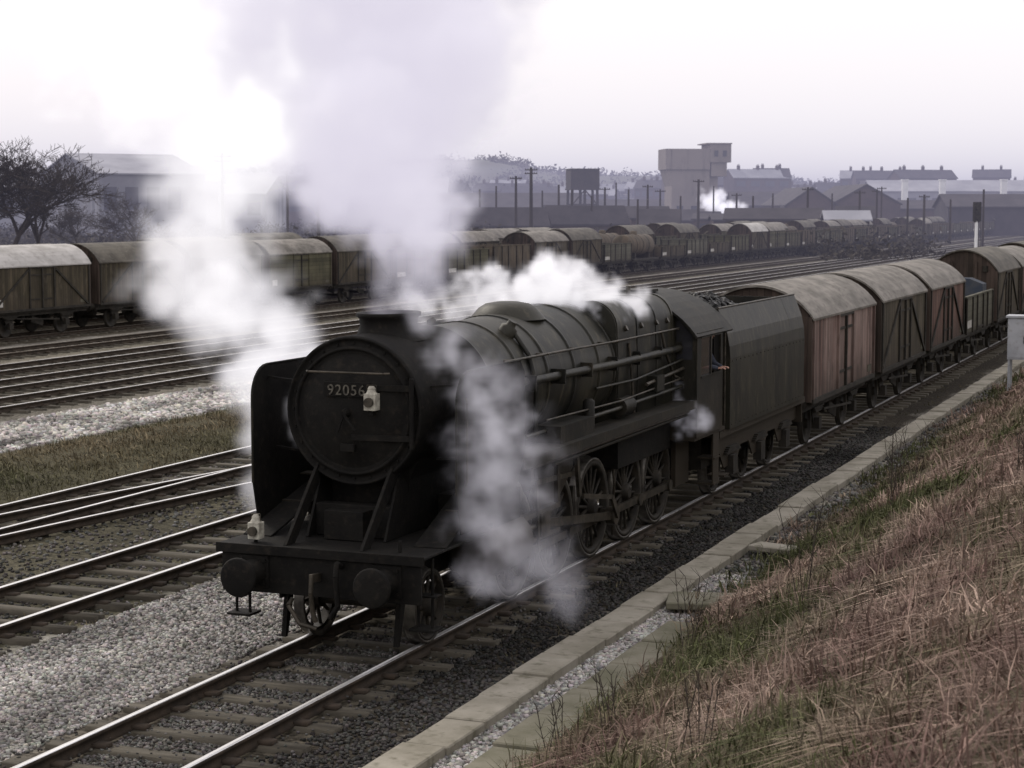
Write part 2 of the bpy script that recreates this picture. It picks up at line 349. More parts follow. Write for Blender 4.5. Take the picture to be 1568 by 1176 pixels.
# ------------------------------------------------------------------ grass
def grass(name,tx,ty,tz,nb,L0,L1,W,colfn,lean=.9,spread=.12):
    n=len(tx)
    c=np.array([colfn(a,b) for a,b in zip(tx,ty)])
    N=n*nb
    X=np.repeat(tx,nb)+rng.normal(0,spread,N); Y=np.repeat(ty,nb)+rng.normal(0,spread,N); Z=np.repeat(tz,nb)-.03
    if name=='embankment_grass': Z=Z+.515*(X-np.repeat(tx,nb))
    sc=np.repeat(rng.uniform(.45,1.4,n)**1.4,nb)
    Lh=rng.uniform(L0,L1,N)*sc; a=rng.uniform(0,2*np.pi,N); ta=np.repeat(rng.uniform(0,2*np.pi,n),nb)
    l=rng.uniform(.3,lean*1.9,N)
    dx=np.cos(a)*.6+np.cos(ta)*.7-.35; dy=np.sin(a)*.6+np.sin(ta)*.7
    W=np.repeat(W,nb)*rng.uniform(.6,1.4,N)
    wx=-np.sin(a)*W; wy=np.cos(a)*W
    V=np.zeros((N,6,3))
    for k,(t,wf) in enumerate(((0,1),(.55,.8),(1,.15))):
        h=Lh*(t-.5*t*t*np.minimum(1.1,l*.8))*(1/np.sqrt(1+l*l)); r=Lh*l*t*t*.75
        cx=X+dx*r; cy=Y+dy*r; cz=Z+h
        if name=='embankment_grass': cz=cz+.4*dx*r
        V[:,2*k]=np.stack([cx-wx*wf,cy-wy*wf,cz],1); V[:,2*k+1]=np.stack([cx+wx*wf,cy+wy*wf,cz],1)
    F0=np.array([(0,1,3,2),(2,3,5,4)]); F=(F0[None]+np.arange(N)[:,None,None]*6).reshape(-1,4)
    C=np.repeat(c,nb,0)*rng.uniform(.5,1.45,N)[:,None]; C=np.repeat(C,6,0)
    return np_quads(name,V.reshape(-1,3),F,MAT_ATTR,col=C)
def gcol(x,y):
    a=noise.noise(Vector((x*.5,y*.3,7)))+.6*noise.noise(Vector((x*1.5,y*1.2,2)))
    b=noise.noise(Vector((x*.9,y*.6,17)))
    g=max(0,min(1,.58+2.0*a - (x-4.5)*.12)); 
    straw=Vector((.36,.27,.215)); red=Vector((.19,.125,.105)); green=Vector((.09,.096,.043))
    c=straw.lerp(red,max(0,min(1,.55+1.7*b)))
    c=c.lerp(green,g)
    return tuple(c*random.uniform(.6,1.2))
n=17500
u=rng.random(n); ty=-15+ (75)*u**1.7
tx=3.45+rng.random(n)**.9*6.3
m_=rng.random(n)<.05
tx=np.where(m_&(ty>5),rng.uniform(2.8,3.6,n),tx)
keep=~((tx<3.9)&(ty<3)&(rng.random(n)<.8)); tx=tx[keep]; ty=ty[keep]
tz=np.array([slope_z(a,b) for a,b in zip(tx,ty)])
dd=np.hypot(tx-10,ty+18.7)
grass('embankment_grass',tx,ty,tz,17,.10,.34,.0028+.0003*dd,gcol,spread=.13)
def gcol2(x,y):
    g=max(0,min(1,.5+1.5*noise.noise(Vector((x*.4,y*.15,3)))))
    return tuple(Vector((.16,.13,.08)).lerp(Vector((.07,.07,.036)),g)*random.uniform(.5,1.25))
n=6000; tx=rng.uniform(-15.7,-11.3,n); ty=5+85*rng.random(n)**1.2
tz=np.full(n,GZ)+.24*np.sin((tx+15.8)/4.6*np.pi)
grass('trackside_grass',tx,ty,tz,12,.08,.2,np.full(n,.012),gcol2,spread=.2)
n=1800; tx=rng.choice([-7.6,-3.9,-8.2,1.9,2.9,-11.2,-4.6,-5.4],n)+rng.normal(0,.35,n); ty=rng.uniform(-6,45,n)
grass('ballast_weeds',tx,ty,np.full(n,GZ),12,.05,.13,np.full(n,.007),gcol2,spread=.1)
def dry_weed(x,y,h):
    mb=MB(); 
    for i in range(5):
        a=random.uniform(0,6.28); p=Vector((random.uniform(-.1,.1),random.uniform(-.1,.1),0)); 
        for k in range(5):
            q=p+Vector((math.cos(a)*.04*h,math.sin(a)*.04*h,h*random.uniform(.14,.22)))
            mb.cyl(p,q,.005,'bark',5,.0035); 
            if k>0:
                for j in range(2):
                    b=random.uniform(0,6.28); mb.cyl(q,q+Vector((math.cos(b)*.12,math.sin(b)*.12,.13))*h,.0032,'bark',4,.0012)
            p=q
    mb.obj('dry_weed',loc=(x,y,slope_z(x,y)))
for x,y,h in ((5.0,10,1.3),(5.6,1.0,1.2),(4.2,1.5,.9),(6.4,-6,.6),(5.1,-4,.6),(4.9,11,1.0),(7.6,4,.6),(4.4,-3.5,.6),(5.2,10.5,1.2)): dry_weed(x,y,h)

# ------------------------------------------------------------------ locomotive
def wheel(mb,x,y,r,sp,side,weight=True,ph=0):
    w=.065*side
    mb.lathe((x,y,r),'x',[(-w,r*.9),(-w,r),(-w*1.5,r+.03),(-w*1.1,r+.03),(-w,r),(w,r),(w,r*.93),(-w,r*.9)],'tyre',36,cap=False)
    mb.lathe((x,y,r),'x',[(-w*.8,r*.84),(-w*.8,r*.935),(w*1.02,r*.935),(w*1.02,r*.84),(-w*.8,r*.84)],'wheel',36,cap=False)
    mb.lathe((x,y,r),'x',[(-.1*side,.13),(.1*side,.13),(.12*side,.09)],'wheel',16)
    for k in range(sp):
        a=2*math.pi*k/sp+ph
        mb.cyl((x,y+math.cos(a)*.1,r+math.sin(a)*.1),(x,y+math.cos(a)*r*.88,r+math.sin(a)*r*.88),.03,'wheel',6,.022)
    if weight:
        pts=[(y+math.cos(ph+a)*r*.9,r+math.sin(ph+a)*r*.9) for a in np.linspace(-.6,.6,9)]
        mb.prism(pts,'x',x-.03*side,x+.055*side,'wheel')
loco=empty('steam_locomotive',(0,0,0))
BZ=2.86
mb=MB()
mb.lathe((0,0,BZ),'y',[(1.17,0),(1.175,.12),(1.20,.3),(1.245,.48),(1.30,.62),(1.335,.70),(1.345,.735)],'locod',48)
mb.lathe((0,0,BZ),'y',[(1.33,.735),(1.30,.745),(1.30,.775),(1.36,.785),(1.36,.86),(1.33,.87),(1.33,.895),(1.37,.91),(3.55,.91)],'locod',56)
for k in range(24):
    a=2*math.pi*k/24; mb.cyl((.82*math.cos(a),1.34,BZ+.82*math.sin(a)),(.82*math.cos(a),1.365,BZ+.82*math.sin(a)),.016,'locod',6)
for zz in (-.3,.3):
    mb.beam((.80,1.29,BZ+zz),(.05,1.19,BZ+zz),.03,.07,'locod'); 
mb.cyl((.80,1.28,BZ-.42),(.80,1.28,BZ+.42),.03,'locod',8)
mb.lathe((0,1.08,BZ),'y',[(0,.04),(.1,.06)],'locod',12)
mb.beam((0,1.09,BZ),(-.1,1.09,BZ-.24),.02,.03,'locod'); mb.beam((0,1.06,BZ),(.16,1.06,BZ-.2),.02,.03,'locod')
mb.tube([(-.55,1.2,BZ+.48),(-.5,1.13,BZ+.48),(.5,1.13,BZ+.48),(.55,1.2,BZ+.48)],.014,'motion')
mb.box(-.3,.3,1.16,1.22,BZ+.19,BZ+.36,'locod')
mb.box(-.09,.09,1.155,1.2,BZ-.47,BZ-.38,'locod')
mb.box(.31,.36,1.13,1.25,BZ-.02,BZ+.04,'locod')
mb.obj('smokebox',loco)
tcu=bpy.data.curves.new('number','FONT'); tcu.body='92056'; tcu.size=.18; tcu.extrude=.006; tcu.align_x='CENTER'; tcu.space_character=1.15
to=bpy.data.objects.new('number_plate_digits',tcu); scene.collection.objects.link(to); to.parent=loco; to.location=(0,1.15,BZ+.21); to.rotation_euler=(math.pi/2,0,0); tcu.materials.append(M['cream'])
def lamp(x,y,z):
    mb=MB(); mb.box(-.075,.075,-.07,.07,0,.2,'lamp'); mb.lathe((0,-.07,.1),'y',[(-.04,.058),(0,.058)],'motion',14); mb.lathe((0,0,.2),'z',[(0,.07),(.05,.045),(.06,.05),(.09,.03)],'lamp',12)
    mb.tube([(-.06,0,.2),(-.06,0,.3),(.06,0,.3),(.06,0,.2)],.007,'motion',5)
    mb.obj('oil_lamp',loco,(x,y,z),bevel=.006)
lamp(.335,1.16,BZ+.04); lamp(-.95,.62,1.36)
mb=MB()
mb.lathe((0,0,BZ),'y',[(3.55,.885),(4.6,.89)],'boiler',56)
mb.lathe((0,0,BZ+.0),'y',[(4.6,.89),(7.6,.985),(8.35,.99)],'boiler',56)
for s_,r in ((3.57,.893),(4.6,.898),(5.6,.93),(6.6,.962),(7.6,.993),(8.3,.998)): mb.lathe((0,0,BZ),'y',[(s_-.035,r-.02),(s_-.035,r+.008),(s_+.035,r+.008),(s_+.035,r-.02)],'boiler',56)
def fb(hw,top,bot,r=.42,n=8):
    p=[(-hw,bot)]
    p.append((-hw-.02,BZ))
    for k in range(n+1):
        a=math.pi-k/n*math.pi/2; p.append((-hw+r+math.cos(a)*r,top-r+math.sin(a)*r))
    for k in range(n+1):
        a=math.pi/2-k/n*math.pi/2; p.append((hw-r+math.cos(a)*r,top-r+math.sin(a)*r))
    p.append((hw+.02,BZ)); p.append((hw,bot)); return p
mb.prism(fb(.99,3.86,1.7),'y',8.35,11.5,'boiler',True)
for s_ in (8.42,9.4,10.4,11.3): mb.prism(fb(1.002,3.874,1.72,.425),'y',s_-.03,s_+.03,'boiler',True)
mb.lathe((0,2.35,0),'z',[(3.66,.46),(3.74,.36),(3.84,.33),(3.93,.335),(3.96,.37),(4.0,.37),(4.0,.29),(3.7,.26)],'locod',32,1.0,1.45)
mb.lathe((0,6.35,0),'z',[(3.7,.56),(3.79,.48),(3.86,.42),(3.92,.32),(3.95,.15),(3.955,0)],'boiler',32,1,1)
for x in (-.2,.2): mb.lathe((x,8.75,0),'z',[(3.8,.1),(3.9,.1),(3.91,.075),(4.02,.07)],'motion',14)
mb.cyl((.35,10.9,3.75),(.35,10.9,4.0),.04,'motion',10)
for sg in (-1,1):
    mb.lathe((sg*.52,5.0,3.58),(sg*.5,0,.85),[(-.05,.13),(.1,.12),(.13,.07),(.2,.06)],'boiler',14)
    mb.tube([(sg*.62,5.02,3.6),(sg*.84,5.02,3.3),(sg*.955,5.02,2.9),(sg*.94,5.02,2.1)],.035,'boiler')
    mb.tube([(sg*.93,3.9,BZ+.42),(sg*.98,6,BZ+.42),(sg*1.07,8,BZ+.42),(sg*1.09,11.4,BZ+.42)],.018,'motion')
    for s_ in (4.2,5.4,6.6,7.8,9,10.2,11.2): mb.cyl((sg*.8,s_,BZ+.42),(sg*(1.0+.01*(s_-5)),s_,BZ+.42),.014,'motion',6)
    mb.tube([(sg*.9,3.4,BZ+.12),(sg*1.0,5,BZ+.10),(sg*1.08,8,BZ+.08),(sg*1.08,11.5,BZ+.08)],.06 if sg>0 else .03,'boiler',10)
    for s_ in np.arange(4.6,11.5,1.15): mb.box(min(sg*.9,sg*1.12),max(sg*.9,sg*1.12),s_-.02,s_+.02,BZ-.02,BZ+.19,'loco')
    mb.tube([(sg*1.0,4.5,2.22),(sg*1.1,8,2.25),(sg*1.12,11.5,2.3)],.035,'boiler')
    mb.tube([(sg*1.04,5.2,2.38),(sg*1.12,8.2,2.36),(sg*1.14,11.5,2.44)],.016,'motion')
    mb.tube([(sg*1.12,9.5,2.5),(sg*1.14,11.5,2.6)],.03,'motion')
    mb.tube([(sg*1.0,7.4,2.62),(sg*1.1,9,2.62),(sg*1.13,11.5,2.75)],.022,'boiler')
    mb.tube([(sg*1.02,8.9,3.2),(sg*1.06,8.95,2.6),(sg*1.08,9.0,2.1)],.022,'motion')
    mb.tube([(sg*1.02,10.6,3.3),(sg*1.08,10.7,2.9),(sg*1.1,11.1,2.5),(sg*1.14,11.5,2.4)],.025,'motion')
    for s_ in (8.8,9.6,10.4,11.0): mb.lathe((sg*.97,s_,3.42),(sg,0,.5),[(0,.045),(.06,.045)],'motion',8)
    for s_ in np.arange(8.6,11.4,.35): mb.lathe((sg*.995,s_,2.95),'x',[(0,.03),(.03*sg,.025)],'boiler',6)
mb.box(.98,1.18,9.9,10.3,2.35,2.6,'boiler')
mb.lathe((1.05,8.3,2.25),'y',[(0,.14),(.5,.14)],'loco',14)
mb.lathe((1.06,6.9,2.2),'z',[(-.1,.09),(.28,.09),(.32,.05)],'loco',12)
mb.obj('boiler',loco)
mb=MB()
for sg in (-1,1):
    a,b=sorted((sg*.9,sg*1.38))
    mb.box(a,b,3.5,11.5,2.03,2.06,'loco'); 
    a2,b2=sorted((sg*1.36,sg*1.384)); mb.box(a2,b2,3.45,11.6,1.93,2.066,'loco')
    for s_ in np.arange(3.9,11.5,1.1): mb.beam((sg*.7,s_,1.75),(sg*1.3,s_,2.02),.05,.05,'loco')
    mb.tube([(sg*1.28,4,1.88),(sg*1.28,11.5,1.88)],.02,'motion'); mb.tube([(sg*1.22,5,1.8),(sg*1.22,11.5,1.82)],.03,'loco')
    mb.box(min(sg*.85,sg*1.25),max(sg*.85,sg*1.25),5.2,6.6,2.06,2.3,'loco') if sg>0 else None
    R=.38; y0,y1,z0,z1=1.3,3.5,1.42,3.36
    poly=[(y0+.12,z0),(y0,z0+.5)]+[(y0+R-R*math.cos(t),z1-R+R*math.sin(t)) for t in np.linspace(0,math.pi/2,8)]+[(y1-.15,z1),(y1,z1-.15),(y1,z0+.75),(y1-.5,z0)]
    xa=sg*1.37; mb.prism(poly,'x',xa-.008,xa+.008,'locod')
    mb.tube([(xa,y0+R,z1),(xa,y1-.15,z1)],.016,'loco')
    mb.tube([(xa,p[0],p[1]) for p in poly[1:11]],.016,'loco')
    for s_,z_ in ((1.7,3.2),(3.2,3.2),(1.9,2.3),(3.2,2.3)): mb.beam((xa,s_,z_),(sg*.85,s_,z_-.05),.03,.03,'locod')
    mb.tube([(sg*1.40,1.5,2.0),(sg*1.42,1.5,2.05),(sg*1.42,1.5,3.0),(sg*1.40,1.52,3.05)],.014,'motion',6)
mb.obj('running_plates_and_deflectors',loco)
mb=MB()
mb.box(-1.3,1.3,.42,.47,.76,1.29,'locod')
mb.box(-1.36,1.36,.38,2.2,1.29,1.32,'locod')
mb.box(-1.36,1.36,.37,.395,1.22,1.335,'locod')
for sg in (-1,1):
    mb.prism([(.5,1.32),(.72,1.32),(1.5,2.1),(1.5,2.35),(1.25,2.1)],'x',sg*.5-.02,sg*.5+.02,'locod')
    mb.prism([(.47,.7),(.47,1.29),(12.9,1.29),(12.9,.75),(2.3,.7)],'x',sg*.55-.015,sg*.55+.015,'locod')
    mb.prism([(1.1,1.33),(3.6,1.33),(3.6,2.2),(1.55,2.2)],'x',sg*.52-.015,sg*.52+.015,'locod')
    mb.box(sg*.865-.2,sg*.865+.2,.40,.425,.82,1.2,'locod')
    for dx_ in (-.15,.15):
        for dz_ in (.87,1.15): mb.lathe((sg*.865+dx_,.40,dz_),'y',[(-.03,.02),(0,.02)],'locod',6)
    mb.lathe((sg*.865,0,1.0),'y',[(0.0,0),(.004,.12),(.012,.22),(.03,.235),(.05,.235),(.06,.1),(.18,.085),(.19,.12),(.34,.15),(.42,.17)],'locod',28)
    mb.box(sg*.95-.02,sg*.95+.02,.6,.63,1.32,1.46,'locod')
    mb.tube([(sg*1.12,.75,1.25),(sg*1.12,.75,.42)],.02,'locod'); mb.tube([(sg*1.3,.75,1.25),(sg*1.3,.75,.42)],.02,'locod')
    mb.box(sg*1.21-.16,sg*1.21+.16,.62,.9,.40,.43,'locod'); mb.box(sg*1.21-.16,sg*1.21+.16,.66,.86,.80,.82,'locod')
    mb.prism([(.9,.12),(.96,.12),(1.15,.7),(1.0,.7)],'x',sg*.75-.03,sg*.75+.03,'locod')
    mb.beam((sg*1.15,1.0,1.32),(sg*1.0,3.4,2.05),.4,.03,'locod')
    for k,z_ in enumerate((1.6,1.88)): mb.box(min(sg*.95,sg*1.3),max(sg*.95,sg*1.3),1.9+k*.5,2.1+k*.5,z_,z_+.025,'loco')
    mb.lathe((sg*1.09,0,1.0),'y',[(2.42,.0),(2.42,.18),(2.46,.30),(2.5,.36),(2.52,.37),(3.62,.37),(3.64,.30),(3.66,.0)],'loco',32)
    mb.lathe((sg*1.03,0,1.58),'y',[(2.3,.0),(2.3,.2),(2.36,.23),(3.75,.23),(3.8,.18),(3.8,0)],'loco',24)
    mb.box(min(sg*.55,sg*1.3),max(sg*.55,sg*1.3),2.6,3.55,1.0,1.7,'locod')
    mb.tube([(sg*1.2,2.45,.62),(sg*1.2,2.1,.5)],.02,'motion'); mb.tube([(sg*1.1,3.6,.62),(sg*1.1,3.9,.45)],.02,'motion')
mb.prism([(-.5,1.33),(.5,1.33),(.55,2.0),(.72,2.35),(-.72,2.35),(-.55,2.0)],'y',1.75,3.3,'locod')
mb.box(-.5,.5,1.3,1.5,1.33,1.72,'locod')
mb.box(-.26,.26,1.05,1.3,1.33,1.68,'locod')
mb.beam((0,.42,1.0),(0,.2,1.02),.05,.1,'motion'); mb.tube([(0,.22,1.03),(0,.2,.85),(0,.24,.62),(.03,.26,.5)],.03,'motion')
mb.tube([(.3,.4,1.15),(.3,.28,1.2),(.3,.25,1.05),(.31,.28,.7),(.2,.3,.55)],.035,'locod')
mb.tube([(-.35,.4,.72),(-.35,.3,.66),(-.2,.3,.45),(.0,.34,.4)],.028,'motion')
mb.obj('front_end',loco,bevel=.005)
mb=MB()
DR=(4.5,6.15,7.8,9.45,11.1)
for sg in (-1,1):
    wheel(mb,sg*.75,1.75,.457,10,sg,False)
    for i,y_ in enumerate(DR): wheel(mb,sg*.75,y_,.762,16,sg,True,2.6)
    xr=sg*.93; cp=[(y_+.28*math.cos(-.55),.762+.28*math.sin(-.55)) for y_ in DR]
    for a,b in zip(cp[:-1],cp[1:]): mb.beam((xr,a[0],a[1]),(xr,b[0],b[1]),.05,.11,'motion')
    for c in cp: mb.lathe((xr,c[0],c[1]),'x',[(-.06,.1),(.06,.1)],'motion',14)
    xc_=sg*1.05; mb.beam((xc_,4.95,.98),(xc_,cp[2][0],cp[2][1]),.05,.12,'motion')
    mb.lathe((xc_,cp[2][0],cp[2][1]),'x',[(-.07,.14),(.07,.14)],'motion',14)
    mb.box(xc_-.05,xc_+.05,3.7,5.6,1.12,1.19,'motion'); mb.box(xc_-.05,xc_+.05,3.7,5.6,.78,.84,'motion'); mb.box(xc_-.07,xc_+.07,4.8,5.15,.82,1.14,'motion')
    mb.cyl((xc_,3.6,.98),(xc_,4.9,.98),.045,'motion')
    mb.beam((xc_+.05*sg,4.65,1.62),(xc_+.05*sg,4.75,.62),.03,.06,'motion'); mb.beam((xc_,4.6,1.58),(xc_,6.3,1.5),.03,.07,'motion')
    mb.beam((xc_+.04*sg,6.3,1.75),(xc_+.04*sg,6.42,1.15),.05,.09,'motion'); mb.beam((xc_+.09*sg,6.45,1.15),(xc_+.09*sg,7.75,.95),.03,.07,'motion')
    mb.beam((xc_+.09*sg,7.75,.95),(xc_+.09*sg,cp[2][0],cp[2][1]),.04,.1,'motion')
    mb.prism([(5.5,.75),(5.65,.75),(6.9,1.5),(6.9,1.95),(5.4,1.95)],'x',sg*.8-.02,sg*.8+.02,'loco')
    mb.beam((xc_,5.6,1.15),(xc_,5.6,1.95),.06,.1,'loco')
    mb.box(sg*.86-.04,sg*.86+.04,11.9,12.7,.5,1.3,'loco')
for y_ in (1.75,)+DR: mb.cyl((-.75,y_,.457 if y_<2 else .762),(.75,y_,.457 if y_<2 else .762),.08,'wheel')
for y_ in np.arange(4.5,12,.825): mb.box(-.54,.54,y_-.05,y_+.05,.9,1.6,'locod')
for sg in (-1,1):
    for y_ in DR: mb.beam((sg*.76,y_-.80,1.2),(sg*.76,y_-.81,.45),.08,.1,'wheel')
    for y_ in (5.2,8.6): mb.tube([(sg*.8,y_,1.9),(sg*.86,y_+.1,1.0),(sg*.76,y_+.3,.15)],.02,'motion')
mb.box(-.95,.95,8.6,11.4,1.25,1.7,'locod')
mb.obj('wheels_and_motion',loco)
mb=MB()
C0,C1=11.5,13.15
for sg in (-1,1):
    x0,x1=sg*1.36,sg*1.385
    def pan(ya,yb,za,zb): mb.box(min(x0,x1),max(x0,x1),ya,yb,za,zb,'loco')
    pan(C0,C1,1.42,2.45); pan(C0,11.75,2.45,3.2); pan(12.35,12.43,2.45,3.2); pan(13.0,C1,2.45,3.2); pan(11.75,12.35,3.1,3.2); pan(12.43,13.0,3.1,3.2)
    mb.box(min(sg*1.355,sg*1.37),max(sg*1.355,sg*1.37),11.75,12.35,2.45,3.1,'glass')
    for (ya,yb) in ((11.75,12.35),(12.43,13.0)):
        mb.box(min(sg*1.383,sg*1.40),max(sg*1.383,sg*1.40),ya-.03,yb+.03,2.42,2.452,'loco')
        mb.box(min(sg*1.383,sg*1.40),max(sg*1.383,sg*1.40),ya-.03,yb+.03,3.098,3.13,'loco')
    mb.tube([(sg*1.41,C1+.04,1.5),(sg*1.41,C1+.04,3.1)],.016,'motion')
    mb.box(sg*1.2-.16,sg*1.2+.16,12.7,13.1,.45,.48,'loco'); mb.box(sg*1.2-.16,sg*1.2+.16,12.75,13.1,.9,.93,'loco'); mb.box(sg*1.33-.01,sg*1.33+.01,12.72,13.1,.45,1.42,'loco')
roof=[(1.42*math.sin(a)/math.sin(.98),3.14+.72*(math.cos(a)-math.cos(.98))/(1-math.cos(.98))) for a in np.linspace(-.98,.98,17)]
rin=[(x*.98,z-.03) for x,z in roof]
mb.prism(roof+rin[::-1],'y',C0-.12,C1+.55,'loco',False)
mb.prism([(-1.355,1.42)]+[(x*.955,z-.035) for x,z in roof]+[(1.355,1.42)],'y',C0,C0+.02,'loco')
for sg in (-1,1): mb.prism([(sg*1.02,2.75),(sg*1.3,2.75),(sg*1.3,3.15),(sg*1.08,3.4),(sg*1.02,3.4)],'y',C0-.012,C0-.004,'glass')
mb.box(-.35,.35,11.9,12.6,3.84,3.89,'loco'); mb.box(-1.35,1.35,C0,C1+.3,1.36,1.42,'loco')
mb.box(-.9,.9,C0+.02,C0+.5,1.42,3.2,'locod')
mb.obj('cab',loco)
mb=MB()
T0,T1=13.75,19.7
TT=3.5
tpl=[(-1.36,1.32),(-1.36,2.6),(-1.345,2.82),(-1.30,3.05),(-1.21,3.28),(-1.12,TT)]
mb.prism([(-1.36,1.32),(-1.36,2.6),(-1.345,2.82),(-1.33,2.9),(1.33,2.9),(1.345,2.82),(1.36,2.6),(1.36,1.32)],'y',T0,T1,'boiler')
for sg in (-1,1):
    q=[(sg*abs(x),z) for x,z in tpl[2:]]; qi=[(x-sg*.03,z) for x,z in q]
    mb.prism(q+qi[::-1],'y',T0,T1,'boiler')
    mb.tube([(sg*1.12,T0,TT),(sg*1.12,T1,TT)],.02,'motion')
    mb.box(sg*1.14-.02,sg*1.14+.02,13.35,T0,1.35,3.2,'locod')
q=[(-1.345,2.82),(-1.30,3.05),(-1.21,3.28),(-1.12,TT),(1.12,TT),(1.21,3.28),(1.30,3.05),(1.345,2.82)]
mb.prism(q,'y',T1-1.23,T1-1.2,'loco'); mb.prism(q,'y',T0-.02,T0+.01,'loco'); mb.prism([(x,min(z,3.2)) for x,z in q],'y',T1-.03,T1-.005,'loco')
mb.box(-.3,.3,T1-.9,T1-.45,2.9,3.1,'loco')
mb.box(-1.3,1.3,13.3,20.1,1.2,1.32,'loco')
for sg in (-1,1):
    for k in np.arange(T0+.12,T1,.3):
        for z_ in (1.4,2.55): mb.lathe((sg*1.36,k,z_),'x',[(0,.014),(.008*sg,.011)],'loco',6)
    fr=[(13.4,1.2),(13.4,.85)]
    for yc in (14.65,16.75,18.85): fr+=[(yc-.75,.85),(yc-.45,.55),(yc+.45,.55),(yc+.75,.85)]
    fr+=[(20.0,.85),(20.0,1.2)]
    mb.prism(fr,'x',sg*1.12-.015,sg*1.12+.015,'loco')
    for yc in (14.65,16.75,18.85):
        wheel(mb,sg*.75,yc,.5,10,sg,False)
        mb.box(sg*1.16-.08,sg*1.16+.08,yc-.16,yc+.16,.4,.75,'iron'); 
        for k in range(4): mb.beam((sg*1.17,yc-.5+.06*k,.82+.03*k),(sg*1.17,yc+.5-.06*k,.82+.03*k),.08,.025,'iron')
    mb.lathe((sg*.865,20.35,1.0),'y',[(0,.235),(-.03,.235),(-.04,.1),(-.3,.14)],'loco',24)
    mb.tube([(sg*1.3,13.55,1.3),(sg*1.3,13.55,3.0)],.015,'motion')
    mb.box(sg*1.2-.16,sg*1.2+.16,13.4,13.75,.5,.53,'loco')
for yc in (14.65,16.75,18.85): mb.cyl((-.75,yc,.5),(.75,yc,.5),.08,'wheel')
mb.box(-.9,.9,13.5,19.9,.6,1.2,'iron'); mb.box(-1.25,1.25,20.0,20.06,.78,1.28,'loco')
mb.beam((.6,T1+.03,1.4),(.6,T1+.03,2.9),.04,.02,'motion'); mb.beam((.9,T1+.03,1.4),(.9,T1+.03,2.9),.04,.02,'motion')
mb.obj('tender',loco)
xs=np.linspace(-1.1,1.1,23); ys=np.linspace(T0+.05,T1-1.25,45); vs=[]
def coalz(x_,y_):
    e=min(1,(1.12-abs(x_))/.6); f_=math.exp(-((y_-15.3)/1.7)**2); return 3.1+e*(.04+.48*f_)
for y_ in ys:
    for x_ in xs: vs.append((x_,y_,coalz(x_,y_)+.12*noise.noise(Vector((x_*3,y_*3,0)))+random.uniform(-.03,.05)))
fs=[(j*23+i,j*23+i+1,(j+1)*23+i+1,(j+1)*23+i) for j in range(44) for i in range(22)]
mb=MB(); mb.add(vs,fs,'coal')
for k in range(320):
    x_,y_=random.uniform(-.95,.95),T0+.1+random.random()**1.2*4; z_=coalz(x_,y_)+.03; r=random.uniform(.05,.13)
    mb.lathe((x_,y_,z_),(random.random(),random.random(),1),[(-r*.6,0),(-r*.4,r*.8),(r*.3,r),(r*.7,r*.5),(r*.7,0)],'coal',5,smooth=False)
mb.obj('coal_load',loco)
def skinned(name,verts,edges,radii,mt,parent,lvl=2):
    me=bpy.data.meshes.new(name); me.from_pydata(verts,edges,[]); o=bpy.data.objects.new(name,me); scene.collection.objects.link(o)
    o.parent=parent; me.materials.append(M[mt]); o.modifiers.new('skin','SKIN'); 
    for i,r in enumerate(radii): me.skin_vertices[0].data[i].radius=(r,r) if not isinstance(r,tuple) else r
    me.skin_vertices[0].data[0].use_root=True
    s=o.modifiers.new('sub','SUBSURF'); s.levels=lvl; s.render_levels=lvl; return o
man=empty('engineman',(1.12,12.72,1.42))
skinned('body',[(0,0,.92),(0,0,1.12),(.02,0,1.38),(.06,0,1.5),(.02,.19,1.4),(.15,.27,1.15),(.33,.12,1.1),(.02,-.19,1.4),(.16,-.25,1.15),(.33,-.1,1.1),(0,.1,.86),(0,.11,.48),(0,.1,.06),(0,-.1,.86),(0,-.11,.48),(0,-.1,.06)],
  [(0,1),(1,2),(2,3),(2,4),(4,5),(5,6),(2,7),(7,8),(8,9),(0,10),(10,11),(11,12),(0,13),(13,14),(14,15)],[(.15,.12),(.15,.12),(.17,.12),.06,.07,.052,.038,.07,.052,.038,.09,.07,.05,.09,.07,.05],'cloth',man)
mb=MB()
mb.lathe((.1,0,1.5),'z',[(0,.055),(.06,.055),(.09,.07),(.13,.085),(.19,.095),(.25,.09),(.3,.06),(.32,0)],'skin',20,1.12,.9)
mb.lathe((.2,0,1.66),(1,0,-.4),[(-.02,.02),(.02,.014),(.03,0)],'skin',8)
mb.lathe((.1,.085,1.66),'z',[(-.03,0),(0,.022),(.03,0)],'skin',8); mb.lathe((.1,-.085,1.66),'z',[(-.03,0),(0,.022),(.03,0)],'skin',8)
for e in (-.035,.035): mb.lathe((.19,e,1.7),'x',[(0,.012),(.012,.006)],'iron',8)
mb.box(.195,.203,-.025,.025,1.605,1.613,'iron')
mb.lathe((.09,0,1.74),'z',[(-.02,.1),(.03,.108),(.07,.1),(.09,0)],'iron',20,1.15,.95); mb.box(.15,.26,-.07,.07,1.735,1.75,'iron')
for sg in (.12,-.1):
    mb.box(.32,.40,sg-.04,sg+.04,1.09,1.12,'skin')
    for k,ln in enumerate((.07,.08,.075,.06)): mb.tube([(.395,sg-.03+.02*k,1.105),(.395+ln*.5,sg-.03+.02*k,1.11),(.395+ln*.8,sg-.03+.02*k,1.085)],.009,'skin',6)
    mb.tube([(.34,sg+.04,1.105),(.37,sg+.065,1.10),(.4,sg+.07,1.09)],.01,'skin',6)
mb.obj('head_and_hands',man)

